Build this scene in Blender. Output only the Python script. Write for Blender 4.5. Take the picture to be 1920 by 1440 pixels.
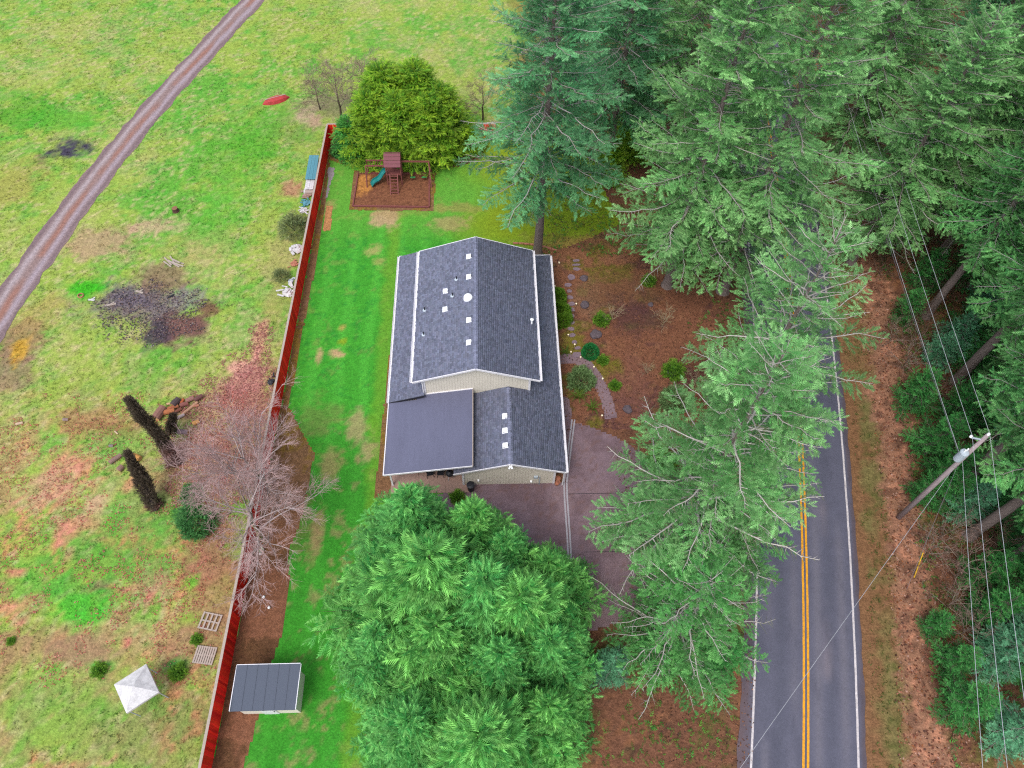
import bpy, math, random
import numpy as np
from mathutils import Matrix, Vector
rad = math.radians
sc = bpy.context.scene
for o in list(bpy.data.objects): bpy.data.objects.remove(o)
COL = sc.collection

# ------------------------------------------------------------------ camera
FPX, CAMH = 1390.0, 50.0            # focal length in photo pixels (1920 wide), height over ground in metres
_d = np.array([-30, 900, 1390.]); _d /= np.linalg.norm(_d)
_y = np.array([-71, -2150, 1390.]); _y -= _d * (_y @ _d); _y /= np.linalg.norm(_y)
_x = np.cross(_y, -_d); _x = _x if _x[0] > 0 else -_x
RW = np.array([_x, _y, -_d])        # world = RW @ (right, down, forward)
cam = bpy.data.cameras.new('camera'); camo = bpy.data.objects.new('camera', cam); COL.objects.link(camo)
M = Matrix.Identity(4)
for i in range(3):
    M[i][0] = RW[i, 0]; M[i][1] = -RW[i, 1]; M[i][2] = -RW[i, 2]
M[2][3] = CAMH
camo.matrix_world = M
cam.sensor_fit = 'HORIZONTAL'; cam.sensor_width = 36; cam.lens = 36 * FPX / 1920
cam.clip_start = 0.5; cam.clip_end = 5000
sc.camera = camo

# ------------------------------------------------------------------ light
SUN_EL, SUN_AZ = 60, 240            # azimuth the light comes from, degrees counter-clockwise from +X
w_ = bpy.data.worlds.new('World'); sc.world = w_; w_.use_nodes = True
nt = w_.node_tree; nt.nodes.clear()
sky = nt.nodes.new('ShaderNodeTexSky'); sky.sky_type = 'NISHITA'; sky.sun_disc = False
sky.sun_elevation = rad(SUN_EL); sky.sun_rotation = rad(90 - SUN_AZ)
sky.air_density = 1.0; sky.dust_density = 1.5; sky.ozone_density = 1.0
hs = nt.nodes.new('ShaderNodeHueSaturation'); hs.inputs['Saturation'].default_value = 0.45
bg = nt.nodes.new('ShaderNodeBackground'); bg.inputs[1].default_value = 0.15
wo = nt.nodes.new('ShaderNodeOutputWorld')
nt.links.new(sky.outputs[0], hs.inputs['Color']); nt.links.new(hs.outputs[0], bg.inputs[0]); nt.links.new(bg.outputs[0], wo.inputs[0])
sl = bpy.data.lights.new('sun', 'SUN'); sl.energy = 0.9; sl.angle = rad(22); sl.color = (1, 0.96, 0.9)
so = bpy.data.objects.new('sun', sl); COL.objects.link(so)
_sd = Vector((math.cos(rad(SUN_AZ)) * math.cos(rad(SUN_EL)), math.sin(rad(SUN_AZ)) * math.cos(rad(SUN_EL)), math.sin(rad(SUN_EL))))
so.rotation_euler = _sd.to_track_quat('Z', 'Y').to_euler(); so.location = (0, 0, 80)
vs = sc.view_settings; vs.view_transform = 'Standard'; vs.look = 'None'; vs.gamma = 1; vs.exposure = 1.32
vs.use_curve_mapping = False
sc.cycles.use_denoising = False; sc.cycles.filter_width = 1.2

# ------------------------------------------------------------------ helpers
def at(px, py, z=0.0):
    """world point at height z seen at photo pixel (px, py)"""
    r = RW @ np.array([px - 960, py - 720, FPX]); t = (z - CAMH) / r[2]
    return np.array([r[0] * t, r[1] * t, z])
def gnd(poly): return np.array([at(*p)[:2] for p in poly])
def lin(c):
    c = np.asarray(c, float) / 255.
    return np.where(c <= 0.04045, c / 12.92, ((c + 0.055) / 1.055) ** 2.4)
KG = 0.62                                        # photo colour -> surface colour (the exposure gives the rest back)
def alb(c, k=KG): return lin(c) * k

def hash2(ix, iy, seed):
    n = (ix.astype(np.int64) * 374761393 + iy.astype(np.int64) * 668265263 + seed * 1274126177) & 0x7fffffff
    n = ((n ^ (n >> 13)) * 1274126177) & 0x7fffffff
    n = (n ^ (n >> 16)) & 0xffff
    return n / 65535.
def vnoise(x, y, seed=0):
    ix = np.floor(x); iy = np.floor(y); fx = x - ix; fy = y - iy
    fx = fx * fx * (3 - 2 * fx); fy = fy * fy * (3 - 2 * fy)
    a = hash2(ix, iy, seed); b = hash2(ix + 1, iy, seed); c = hash2(ix, iy + 1, seed); d = hash2(ix + 1, iy + 1, seed)
    return (a * (1 - fx) + b * fx) * (1 - fy) + (c * (1 - fx) + d * fx) * fy
def fbm(x, y, seed=0, o=4):
    s = 0; a = .5; t = 0
    for k in range(o):
        s = s + a * vnoise(x, y, seed + k * 17); t += a; a *= .55; x = x * 2.03 + 11.3; y = y * 2.03 + 5.7
    return s / t
def sst(a, b, x): t = np.clip((x - a) / (b - a), 0, 1); return t * t * (3 - 2 * t)
def mixc(a, b, m): return a * (1 - m[..., None]) + np.asarray(b) * m[..., None]
def inpoly(P, x, y):
    c = np.zeros(x.shape, bool); n = len(P)
    for i in range(n):
        x1, y1 = P[i]; x2, y2 = P[(i + 1) % n]
        if y1 == y2: continue
        k = ((y1 > y) != (y2 > y)) & (x < (x2 - x1) * (y - y1) / (y2 - y1) + x1)
        c ^= k
    return c

def tag(o, label=None, cat=None, group=None, kind=None):
    if label: o['label'] = label
    if cat: o['category'] = cat
    if group: o['group'] = group
    if kind: o['kind'] = kind
    return o
def empty(name, loc, rz=0):
    o = bpy.data.objects.new(name, None); COL.objects.link(o); o.location = loc; o.rotation_euler = (0, 0, rz)
    o.empty_display_size = .3; return o
def thing(name, label, cat, loc, rz=0, group=None): return tag(empty(name, loc, rz), label, cat, group)

def mesh_np(name, V, F, col=None, nside=None, smooth=False):
    """V (n,3); F (m,k) array; col (n,3) per vertex"""
    me = bpy.data.meshes.new(name); V = np.asarray(V, np.float32); F = np.asarray(F, np.int32)
    k = F.shape[1]
    me.vertices.add(len(V)); me.vertices.foreach_set('co', V.ravel())
    me.loops.add(F.size); me.loops.foreach_set('vertex_index', F.ravel())
    me.polygons.add(len(F)); me.polygons.foreach_set('loop_start', np.arange(0, F.size, k, dtype=np.int32))
    me.polygons.foreach_set('loop_total', np.full(len(F), k, np.int32))
    if smooth: me.polygons.foreach_set('use_smooth', np.ones(len(F), bool))
    if col is not None:
        a = me.color_attributes.new('Col', 'FLOAT_COLOR', 'POINT')
        c = np.ones((len(V), 4), np.float32); c[:, :3] = col; a.data.foreach_set('color', c.ravel())
    me.update(calc_edges=True); me.validate(); return me
def link(name, me, mat, parent=None, loc=None):
    o = bpy.data.objects.new(name, me); COL.objects.link(o)
    if mat is not None:
        if len(me.materials) == 0: me.materials.append(mat)
    if parent is not None: o.parent = parent
    if loc is not None: o.location = loc
    return o

class MB:
    """collects boxes, tubes and prisms; build() links them as one mesh"""
    def __init__(s): s.v = []; s.f = []; s.c = []; s.cur = (1, 1, 1)
    def add(s, vs_, fs):
        b = len(s.v); s.v += [tuple(map(float, p)) for p in vs_]; s.c += [s.cur] * len(vs_); s.f += [tuple(b + i for i in f) for f in fs]; return s
    def col(s, c): s.cur = tuple(c); return s
    def obox(s, c, ax, ay, az):
        """box with centre c and half-axis vectors"""
        c = np.array(c, float); ax, ay, az = (np.array(q, float) for q in (ax, ay, az))
        P = [c + i * ax + j * ay + k * az for k in (-1, 1) for j in (-1, 1) for i in (-1, 1)]
        return s.add(P, [(0, 2, 3, 1), (4, 5, 7, 6), (0, 1, 5, 4), (2, 6, 7, 3), (0, 4, 6, 2), (1, 3, 7, 5)])
    def box(s, cx, cy, cz, sx, sy, sz, rz=0):
        a = rad(rz); return s.obox((cx, cy, cz), (sx / 2 * math.cos(a), sx / 2 * math.sin(a), 0), (-sy / 2 * math.sin(a), sy / 2 * math.cos(a), 0), (0, 0, sz / 2))
    def beam(s, a, b, w, h, up=(0, 0, 1)):
        a = np.array(a, float); b = np.array(b, float); d = b - a; L = np.linalg.norm(d); d /= L
        u = np.array(up, float); sd = np.cross(d, u)
        if np.linalg.norm(sd) < 1e-4: sd = np.cross(d, (0, 1, 0))
        sd /= np.linalg.norm(sd); u = np.cross(sd, d)
        return s.obox((a + b) / 2, d * L / 2, sd * w / 2, u * h / 2)
    def prism(s, poly, z0, z1):
        n = len(poly); P = [(p[0], p[1], z0) for p in poly] + [(p[0], p[1], z1) for p in poly]
        return s.add(P, [tuple(range(n - 1, -1, -1)), tuple(range(n, 2 * n))] + [(i, (i + 1) % n, n + (i + 1) % n, n + i) for i in range(n)])
    def slab(s, pts, t):
        """polygon in space thickened downwards by t"""
        n = len(pts); P = [tuple(p) for p in pts] + [(p[0], p[1], p[2] - t) for p in pts]
        return s.add(P, [tuple(range(n)), tuple(range(2 * n - 1, n - 1, -1))] + [(i, n + i, n + (i + 1) % n, (i + 1) % n) for i in range(n)])
    def tube(s, pts, r, n=6, cap=True):
        pts = np.array(pts, float); m = len(pts); r = np.broadcast_to(np.array(r, float), (m,))
        T = np.gradient(pts, axis=0); T /= np.linalg.norm(T, axis=1)[:, None] + 1e-9
        ref = np.array([0, 0, 1.]) if abs(T[:, 2]).mean() < .8 else np.array([1., 0, 0])
        A = np.cross(T, ref); A /= np.linalg.norm(A, axis=1)[:, None] + 1e-9; B = np.cross(T, A)
        an = np.arange(n) * 2 * math.pi / n
        P = pts[:, None, :] + r[:, None, None] * (A[:, None, :] * np.cos(an)[None, :, None] + B[:, None, :] * np.sin(an)[None, :, None])
        f = [(i * n + j, i * n + (j + 1) % n, (i + 1) * n + (j + 1) % n, (i + 1) * n + j) for i in range(m - 1) for j in range(n)]
        if cap: f += [tuple(range(n - 1, -1, -1)), tuple((m - 1) * n + j for j in range(n))]
        return s.add(P.reshape(-1, 3), f)
    def cyl(s, c, r, h, n=12, r2=None): return s.tube([c, (c[0], c[1], c[2] + h)], [r, r if r2 is None else r2], n)
    def ball(s, c, r, n=8, m=5, sq=1.0):
        P = []; F = []
        for i in range(m + 1):
            t = math.pi * i / m
            for j in range(n):
                a = 2 * math.pi * j / n; P.append((c[0] + r * math.sin(t) * math.cos(a), c[1] + r * math.sin(t) * math.sin(a), c[2] + r * sq * math.cos(t)))
        for i in range(m):
            for j in range(n): F.append((i * n + j, (i + 1) * n + j, (i + 1) * n + (j + 1) % n, i * n + (j + 1) % n))
        return s.add(P, F)
    def lathe(s, c, prof, n=12):
        P = []; F = []; m = len(prof)
        for (r, z) in prof:
            for j in range(n):
                a = 2 * math.pi * j / n; P.append((c[0] + r * math.cos(a), c[1] + r * math.sin(a), c[2] + z))
        for i in range(m - 1):
            for j in range(n): F.append((i * n + j, i * n + (j + 1) % n, (i + 1) * n + (j + 1) % n, (i + 1) * n + j))
        return s.add(P, F)
    def build(s, name, mat, parent=None, org=(0, 0, 0), smooth=False, colors=False, loc=None):
        me = bpy.data.meshes.new(name); o3 = np.array(org, float)
        me.from_pydata([tuple(np.array(p) - o3) for p in s.v], [], s.f)
        if colors:
            a = me.color_attributes.new('Col', 'FLOAT_COLOR', 'POINT')
            a.data.foreach_set('color', np.array([(*c[:3], 1) for c in s.c], np.float32).ravel())
        if smooth: me.polygons.foreach_set('use_smooth', np.ones(len(me.polygons), bool))
        me.update(); return link(name, me, mat, parent, loc)

def copy_tree(o, parent=None):
    c = o.copy(); COL.objects.link(c); c.parent = parent
    for ch in o.children: copy_tree(ch, c)
    return c

# ------------------------------------------------------------------ materials
def mat(name, rgb=None, rough=.7, var=.18, scale=6., bump=.0, bscale=30., attr=False, trans=0., metal=0., var2=0., scale2=1., spec=.3, stretch=(1, 1, 1)):
    m = bpy.data.materials.new(name); m.use_nodes = True; t = m.node_tree; N = t.nodes; L = t.links
    p = N['Principled BSDF']; p.inputs['Roughness'].default_value = rough; p.inputs['Metallic'].default_value = metal
    p.inputs['Specular IOR Level'].default_value = spec
    if attr:
        a = N.new('ShaderNodeAttribute'); a.attribute_name = 'Col'; cs = a.outputs['Color']
    else:
        a = N.new('ShaderNodeRGB'); a.outputs[0].default_value = (*rgb, 1); cs = a.outputs[0]
    tc = N.new('ShaderNodeTexCoord'); mp = N.new('ShaderNodeMapping'); mp.inputs['Scale'].default_value = stretch
    L.new(tc.outputs['Object'], mp.inputs[0])
    def mul(cs, sc_, v, det=4):
        nz = N.new('ShaderNodeTexNoise'); nz.inputs['Scale'].default_value = sc_; nz.inputs['Detail'].default_value = det; nz.inputs['Roughness'].default_value = .72
        L.new(mp.outputs[0], nz.inputs['Vector'])
        mr = N.new('ShaderNodeMapRange'); mr.inputs['From Min'].default_value = .25; mr.inputs['From Max'].default_value = .75
        mr.inputs['To Min'].default_value = 1 - v; mr.inputs['To Max'].default_value = 1 + v
        L.new(nz.outputs['Fac'], mr.inputs['Value'])
        mx = N.new('ShaderNodeMix'); mx.data_type = 'RGBA'; mx.blend_type = 'MULTIPLY'; mx.inputs[0].default_value = 1
        L.new(cs, mx.inputs[6]); L.new(mr.outputs[0], mx.inputs[7]); return mx.outputs[2]
    if var: cs = mul(cs, scale, var)
    if var2: cs = mul(cs, scale2, var2)
    L.new(cs, p.inputs['Base Color'])
    if bump:
        nz = N.new('ShaderNodeTexNoise'); nz.inputs['Scale'].default_value = bscale; nz.inputs['Detail'].default_value = 5
        L.new(mp.outputs[0], nz.inputs['Vector'])
        b = N.new('ShaderNodeBump'); b.inputs['Strength'].default_value = 1; b.inputs['Distance'].default_value = bump
        L.new(nz.outputs['Fac'], b.inputs['Height']); L.new(b.outputs[0], p.inputs['Normal'])
    if trans:
        tr = N.new('ShaderNodeBsdfTranslucent'); L.new(cs, tr.inputs['Color'])
        ms = N.new('ShaderNodeMixShader'); ms.inputs[0].default_value = trans
        L.new(p.outputs[0], ms.inputs[1]); L.new(tr.outputs[0], ms.inputs[2]); L.new(ms.outputs[0], N['Material Output'].inputs['Surface'])
    return m
MT = dict(
    soil=mat('soil', attr=True, rough=.95, var=.42, scale=2.6, var2=.34, scale2=8, bump=.08, bscale=7, spec=.1),
    lawn=mat('lawn', attr=True, rough=.9, var=.26, scale=2.2, var2=.34, scale2=7, bump=.05, bscale=9, spec=.1),
    mulch=mat('mulch', attr=True, rough=.95, var=.40, scale=3.2, var2=.38, scale2=9, bump=.06, bscale=16, spec=.1),
    asphalt=mat('asphalt', attr=True, rough=.62, var=.16, scale=9, var2=.10, scale2=1.1, bump=.006, bscale=40, spec=.35),
    driveway=mat('driveway', attr=True, rough=.8, var=.18, scale=9, var2=.14, scale2=2.2, bump=.008, bscale=90, spec=.2),
    gravel=mat('gravel', attr=True, rough=.95, var=.30, scale=4, var2=.25, scale2=11, bump=.03, bscale=40, spec=.1),
    yellow=mat('yellow_paint', alb((240, 165, 28)), .6, .35, 7, var2=.2, scale2=1.5),
    whiteline=mat('white_paint_line', alb((215, 205, 205)), .6, .32, 7, var2=.2, scale2=1.5),
    shingle=mat('shingle', attr=True, rough=.9, var=.22, scale=40, bump=.004, bscale=120, spec=.2),
    roll=mat('rolled_roofing', alb((112, 113, 136)), .85, .12, 30, bump=.004, bscale=80, var2=.10, scale2=1.2, spec=.2, stretch=(1, .15, 1)),
    trim=mat('white_trim', alb((232, 228, 232), .75), .5, .05, 3),
    siding=mat('beige_siding', alb((214, 205, 190), .85), .75, .05, 1.2),
    vent=mat('white_metal', alb((250, 250, 252), .8), .4, .03, 5),
    darkmetal=mat('black_metal', (.015, .015, .02), .5, .2, 9),
    greymetal=mat('grey_metal', alb((185, 195, 205), .7), .45, .1, 9),
    concrete=mat('concrete', alb((185, 178, 185)), .9, .14, 10, bump=.004, bscale=40),
    patio=mat('patio_concrete', alb((172, 140, 128)), .9, .16, 5, bump=.004, bscale=40),
    redfence=mat('red_fence_board', attr=True, rough=.8, var=.22, scale=3, spec=.12, var2=.18, scale2=.7, stretch=(2, 2, .6)),
    railwood=mat('weathered_rail', alb((186, 170, 158)), .85, .2, 8),
    playwood=mat('stained_playset_wood', alb((138, 78, 74)), .75, .2, 10),
    playroof=mat('playset_roof_board', alb((133, 76, 84)), .75, .16, 8),
    slide=mat('teal_plastic', alb((20, 130, 125)), .35, .05, 3, spec=.5),
    green=mat('green_plastic', alb((70, 150, 90)), .4, .05, 3, spec=.5),
    teal=mat('teal_sheet_metal', alb((88, 150, 165)), .5, .10, 3, spec=.4),
    whitejunk=mat('white_sheet', alb((218, 214, 214), .62), .7, .3, 4),
    red=mat('red_plastic', alb((190, 62, 62)), .6, .3, 4),
    bark=mat('conifer_bark', alb((140, 124, 118)), .95, .35, 7, bump=.05, bscale=9, var2=.2, scale2=25, spec=.05, stretch=(2.5, 2.5, .5)),
    darkbark=mat('dark_bark', alb((80, 70, 72)), .95, .35, 7, bump=.05, bscale=9, spec=.05, stretch=(2.5, 2.5, .5)),
    limb=mat('lichen_limb', attr=True, rough=.95, var=.25, scale=6, spec=.05),
    twig=mat('bare_twig', attr=True, rough=.95, var=.15, scale=6, spec=.05),
    leaf=mat('needle_foliage', attr=True, rough=.6, var=0, trans=.38, spec=.25),
    wood=mat('cut_wood', attr=True, rough=.85, var=.25, scale=10, spec=.1),
    stone=mat('flagstone', alb((142, 120, 130)), .85, .2, 7, bump=.01, bscale=14, var2=.12, scale2=30),
    rock=mat('garden_rock', alb((105, 92, 98)), .9, .3, 5, bump=.05, bscale=6),
    pole=mat('utility_pole_wood', alb((176, 158, 160)), .9, .25, 5, stretch=(4, 4, .3), bump=.01, bscale=12),
    wire=mat('aluminium_wire', alb((205, 205, 212)), .5, .05, 5, metal=.2),
    blackwire=mat('black_cable', alb((120, 118, 125)), .6, .1, 2),
    terracotta=mat('terracotta', alb((190, 125, 100)), .8, .15, 6),
    yplastic=mat('yellow_plastic', alb((235, 185, 20)), .4, .05, 4, spec=.5),
    lamp=mat('path_light_glass', alb((255, 235, 200), .8), .4, 0, 1),
    puddle=mat('wet_silt', alb((160, 148, 150)), .4, .2, 3, spec=.4),
    slate=mat('slate_roof', alb((92, 98, 112)), .85, .12, 20, bump=.004, bscale=60),
)
# ================================================================== SETTING
RY = np.array([9.9, 17.3, 23.5, 33.5, 51.3, 61.3, 68.8]); RX = np.array([20.1, 22.0, 23.3, 25.2, 27.9, 29.1, 30.0])
RC = np.polyfit(RY, RX, 2)
def road_x(y): 
    y = np.asarray(y, float); yc = np.clip(y, 2, 80)
    v = np.polyval(RC, yc); s = np.polyval(np.polyder(RC), yc); return v + s * (y - yc)
TY = np.array([38.3, 43.5, 51.9, 63.2, 69.3]); TX = np.array([-41.6, -40.6, -38.8, -36.2, -34.0])
TC = np.polyfit(TY, TX, 2)
def track_x(y):
    y = np.asarray(y, float); yc = np.clip(y, 30, 75); return np.polyval(TC, yc) + np.polyval(np.polyder(TC), yc) * (y - yc)
FENCE_A = np.array([-15.75, 62.2]); FENCE_B = np.array([-17.35, -14.])
def fence_x(y): return FENCE_A[0] + (FENCE_B[0] - FENCE_A[0]) * (62.2 - y) / (62.2 + 14)

def patches(c, x, y, plist, seed=0, soft=.45, amp=.8):
    for i, (px, py, rx, ry, rgb, st) in enumerate(plist):
        g = at(px, py); sx = abs(at(px + rx, py)[0] - g[0]); sy = abs(at(px, py - ry)[1] - g[1])
        r = np.sqrt(((x - g[0]) / sx) ** 2 + ((y - g[1]) / sy) ** 2)
        q = max(sx, .5) ** .5; r = r + (fbm(x * .9 / q, y * .9 / q, seed + i * 7, 4) - .5) * 2 * amp + (fbm(x * 2.6, y * 2.6, seed + 3, 3) - .5) * 1.5 * amp
        m = (1 - sst(1 - soft, 1 + soft, r)) * st
        c = mixc(c, alb(rgb), m)
    return c
FIELD = [
 (125, 281, 38, 17, (72, 66, 82), 1), (270, 572, 95, 36, (128, 112, 114), 0.95), (250, 560, 40, 18, (106, 96, 110), 0.7), (330, 618, 58, 32, (128, 92, 84), 1), (298, 622, 22, 24, (76, 68, 78), 0.9), (350, 560, 30, 20, (146, 138, 140), 0.5),
 (388, 577, 20, 15, (124, 88, 72), 0.9), (170, 455, 75, 26, (182, 148, 118), 0.8), (310, 520, 48, 24, (142, 112, 92), 0.8), (300, 420, 40, 18, (205, 165, 140), 0.7), (390, 460, 60, 30, (190, 160, 110), 0.5), (160, 540, 34, 16, (55, 180, 25), 0.9),
 (30, 340, 40, 40, (170, 150, 85), 0.5), (420, 300, 60, 60, (90, 170, 45), 0.5), (480, 260, 50, 50, (80, 165, 40), 0.6), (420, 400, 50, 70, (85, 175, 50), 0.5), (545, 355, 18, 16, (185, 135, 105), 0.9), (530, 480, 30, 60, (175, 160, 105), 0.6),
 (520, 560, 25, 40, (165, 160, 90), 0.6), (30, 640, 45, 45, (160, 110, 95), 0.7), (15, 700, 40, 40, (150, 115, 100), 0.7), (75, 590, 40, 30, (178, 150, 90), 0.5), (35, 660, 14, 22, (215, 165, 40), 0.7), (487, 632, 13, 34, (227, 149, 139), 0.64),
 (480, 665, 10, 14, (232, 152, 151), 0.56), (452, 690, 34, 16, (228, 160, 150), 0.8), (465, 712, 36, 22, (213, 146, 142), 0.64), (430, 745, 34, 18, (218, 152, 145), 0.56), (470, 750, 70, 50, (186, 120, 115), 0.75), (400, 775, 50, 24, (190, 135, 120), 0.6),
 (440, 830, 90, 60, (176, 122, 108), 0.75), (470, 900, 70, 60, (165, 112, 98), 0.7), (180, 790, 70, 20, (172, 128, 90), 0.7), (210, 800, 40, 16, (165, 105, 80), 0.7), (130, 870, 40, 28, (225, 140, 128), 0.52), (105, 895, 30, 20, (208, 143, 127), 0.48),
 (150, 985, 34, 16, (228, 131, 124), 0.6), (118, 1000, 16, 22, (223, 134, 127), 0.48), (110, 930, 22, 20, (218, 146, 133), 0.48), (60, 930, 30, 30, (198, 152, 130), 0.4), (180, 950, 22, 26, (225, 160, 145), 0.6), (130, 1040, 10, 18, (230, 131, 130), 0.64),
 (35, 1073, 16, 7, (228, 122, 121), 0.64), (25, 1140, 26, 14, (230, 134, 121), 0.64), (40, 1166, 6, 5, (232, 122, 127), 0.64), (290, 1090, 40, 34, (198, 146, 124), 0.44), (283, 1118, 7, 10, (232, 125, 124), 0.64), (245, 1105, 14, 9, (227, 140, 127), 0.56),
 (235, 1205, 9, 10, (234, 119, 121), 0.64), (300, 1180, 18, 12, (215, 146, 124), 0.48), (190, 1105, 28, 14, (138, 108, 90), 0.8), (150, 1140, 70, 32, (52, 185, 45), 0.75), (110, 1100, 70, 24, (85, 170, 60), 0.6), (240, 1040, 80, 50, (92, 158, 62), 0.55),
 (260, 970, 80, 40, (85, 165, 60), 0.5), (180, 830, 90, 26, (95, 168, 60), 0.45), (60, 1210, 90, 40, (172, 136, 100), 0.7), (160, 1215, 60, 30, (160, 125, 98), 0.7), (400, 1040, 55, 60, (166, 114, 92), 0.85), (405, 1130, 45, 60, (172, 128, 92), 0.7),
 (380, 1200, 60, 50, (168, 124, 96), 0.7), (360, 1090, 12, 16, (85, 180, 40), 0.7), (355, 1160, 20, 12, (120, 175, 40), 0.6), (185, 1250, 22, 10, (50, 170, 50), 0.8), (335, 1245, 22, 14, (50, 160, 60), 0.8), (100, 1330, 160, 50, (120, 160, 70), 0.5),
 (300, 1380, 120, 50, (150, 130, 90), 0.5), (40, 215, 50, 30, (80, 160, 40), 0.7), (130, 220, 70, 24, (80, 168, 45), 0.7), (560, 240, 40, 40, (110, 150, 60), 0.5), (650, 205, 80, 30, (150, 140, 105), 0.7), (575, 215, 22, 14, (195, 165, 140), 0.8),
 (590, 232, 14, 10, (190, 155, 130), 0.8),
]
def field_col(x, y):
    n1 = fbm(x * .10, y * .10, 3); n2 = fbm(x * .35, y * .35, 9); n3 = fbm(x * 1.1, y * 1.1, 21); n4 = fbm(x * 2.6, y * 2.6, 31)
    c = np.broadcast_to(alb((154, 176, 76)), x.shape + (3,)).copy()
    c = mixc(c, alb((98, 168, 58)), sst(.43, .60, n1 * .35 + n2 * .3 + n3 * .35) * .9)
    c = mixc(c, alb((192, 176, 120)), sst(.54, .70, fbm(x * .3 + 40, y * .3, 41) * .5 + n3 * .5) * .5)
    low = 1 - sst(24, 36, y)
    c = mixc(c, alb((178, 140, 100)), low * sst(.47, .60, fbm(x * .28, y * .28 + 70, 51) * .6 + n3 * .4) * .8)
    c = mixc(c, alb((222, 128, 106)), low * sst(.54, .65, fbm(x * .6, y * .4 + 7, 61) * .5 + n4 * .5) * .7)
    c = mixc(c, alb((70, 165, 48)), sst(.56, .70, n4 * .6 + n3 * .4) * (.3 + .5 * sst(.45, .6, n1)))
    c = mixc(c, alb((196, 176, 124)), sst(.50, .66, fbm(x * .16 + 5, y * .16, 83) * .5 + n4 * .5) * .35)
    c = mixc(c, alb((205, 185, 140)), sst(.60, .72, fbm(x * 3.2, y * 3.2, 77)) * .55)
    return patches(c, x, y, FIELD, 100)
def needles_col(x, y):          # brown forest floor
    n1 = fbm(x * .25, y * .25, 203); n2 = fbm(x * 1.2, y * 1.2, 207); n3 = fbm(x * 3, y * 3, 209)
    c = np.broadcast_to(alb((126, 86, 66)), x.shape + (3,)).copy()
    c = mixc(c, alb((160, 108, 76)), sst(.45, .62, n1 * .5 + n2 * .5) * .8)
    c = mixc(c, alb((92, 100, 48)), sst(.52, .66, fbm(x * .4 + 9, y * .4, 211) * .6 + n2 * .4) * .7)
    c = mixc(c, alb((72, 56, 50)), sst(.56, .70, n3 * .5 + n2 * .5) * .7)
    return c
def verge_col(x, y):
    d = x - road_x(y)
    n2 = fbm(x * 1.3, y * 1.3, 307); n3 = fbm(x * 3.5, y * 3.5, 309); wob = (fbm(x * .5, y * .5, 311) - .5) * 2.0 + (fbm(x * 2.2, y * 2.2, 313) - .5) * 1.6
    c = np.broadcast_to(alb((138, 100, 70)), x.shape + (3,)).copy()                       # orange brown shoulder
    c = mixc(c, alb((126, 118, 72)), sst(4.2, 5.4, d + wob) * sst(.36, .56, fbm(x * .7, y * .35, 317)) * .85)                     # mossy grass band
    c = mixc(c, alb((86, 92, 44)), sst(.52, .66, n2 * .6 + n3 * .4) * sst(4.6, 5, d) * .7)
    c = mixc(c, alb((164, 118, 94)), sst(5.7, 6.5, d + wob) * .95)                          # fallen leaves
    c = mixc(c, alb((205, 142, 112)), sst(.55, .68, n3) * sst(6, 6.6, d + wob) * .8)
    c = mixc(c, alb((104, 74, 60)), sst(.52, .64, n2) * sst(6, 6.8, d + wob) * .75)
    return mixc(c, needles_col(x, y), sst(8.3, 9.6, d + wob * 1.5)[..., None] if False else sst(8.3, 9.6, d + wob * 1.5))
def ground_col(x, y):
    c = field_col(x, y)
    wob = (fbm(x * .3, y * .3, 401) - .5) * 6
    fo = np.maximum(sst(-9, -5, x + wob * .3) * (1 - sst(60, 66, y + wob * .2)), sst(2, 7, x + wob))
    c = mixc(c, needles_col(x, y), fo)
    vm = sst(3.2, 3.6, x - road_x(y))
    c = mixc(c, verge_col(x, y), vm)
    return c

def grid_sheet(name, x0, x1, y0, y1, cell, z, colfn, material, poly=None, warp=0., wseed=0, hole=None):
    nx = int(round((x1 - x0) / cell)); ny = int(round((y1 - y0) / cell))
    X, Y = np.meshgrid(np.linspace(x0, x1, nx + 1), np.linspace(y0, y1, ny + 1))
    I = np.arange((nx + 1) * (ny + 1)).reshape(ny + 1, nx + 1)
    F = np.stack([I[:-1, :-1], I[:-1, 1:], I[1:, 1:], I[1:, :-1]], -1).reshape(-1, 4)
    if poly is not None:
        cx = (X[:-1, :-1] + X[1:, 1:]) / 2; cy = (Y[:-1, :-1] + Y[1:, 1:]) / 2
        wx = cx + (fbm(cx * .8, cy * .8, 900 + wseed) - .5) * 2 * warp + (fbm(cx * 3, cy * 3, 940 + wseed) - .5) * warp
        wy = cy + (fbm(cx * .8, cy * .8, 920 + wseed) - .5) * 2 * warp + (fbm(cx * 3, cy * 3, 960 + wseed) - .5) * warp
        k = inpoly(poly, wx, wy).ravel(); F = F[k]
        used = np.unique(F); re = np.full(I.size, -1); re[used] = np.arange(len(used)); F = re[F]
        xs, ys = X.ravel()[used], Y.ravel()[used]
    else: xs, ys = X.ravel(), Y.ravel()
    V = np.stack([xs, ys, np.full(xs.shape, z)], -1)
    return mesh_np(name, V, F, colfn(xs, ys))
def zone(name, poly, cell, z, colfn, material, warp=.3, seed=0):
    poly = np.array(poly); a = poly.min(0) - .6; b = poly.max(0) + .6
    me = grid_sheet(name, a[0], b[0], a[1], b[1], cell, z, colfn, material, poly, warp, seed)
    return tag(link(name, me, material), kind='structure')

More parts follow.
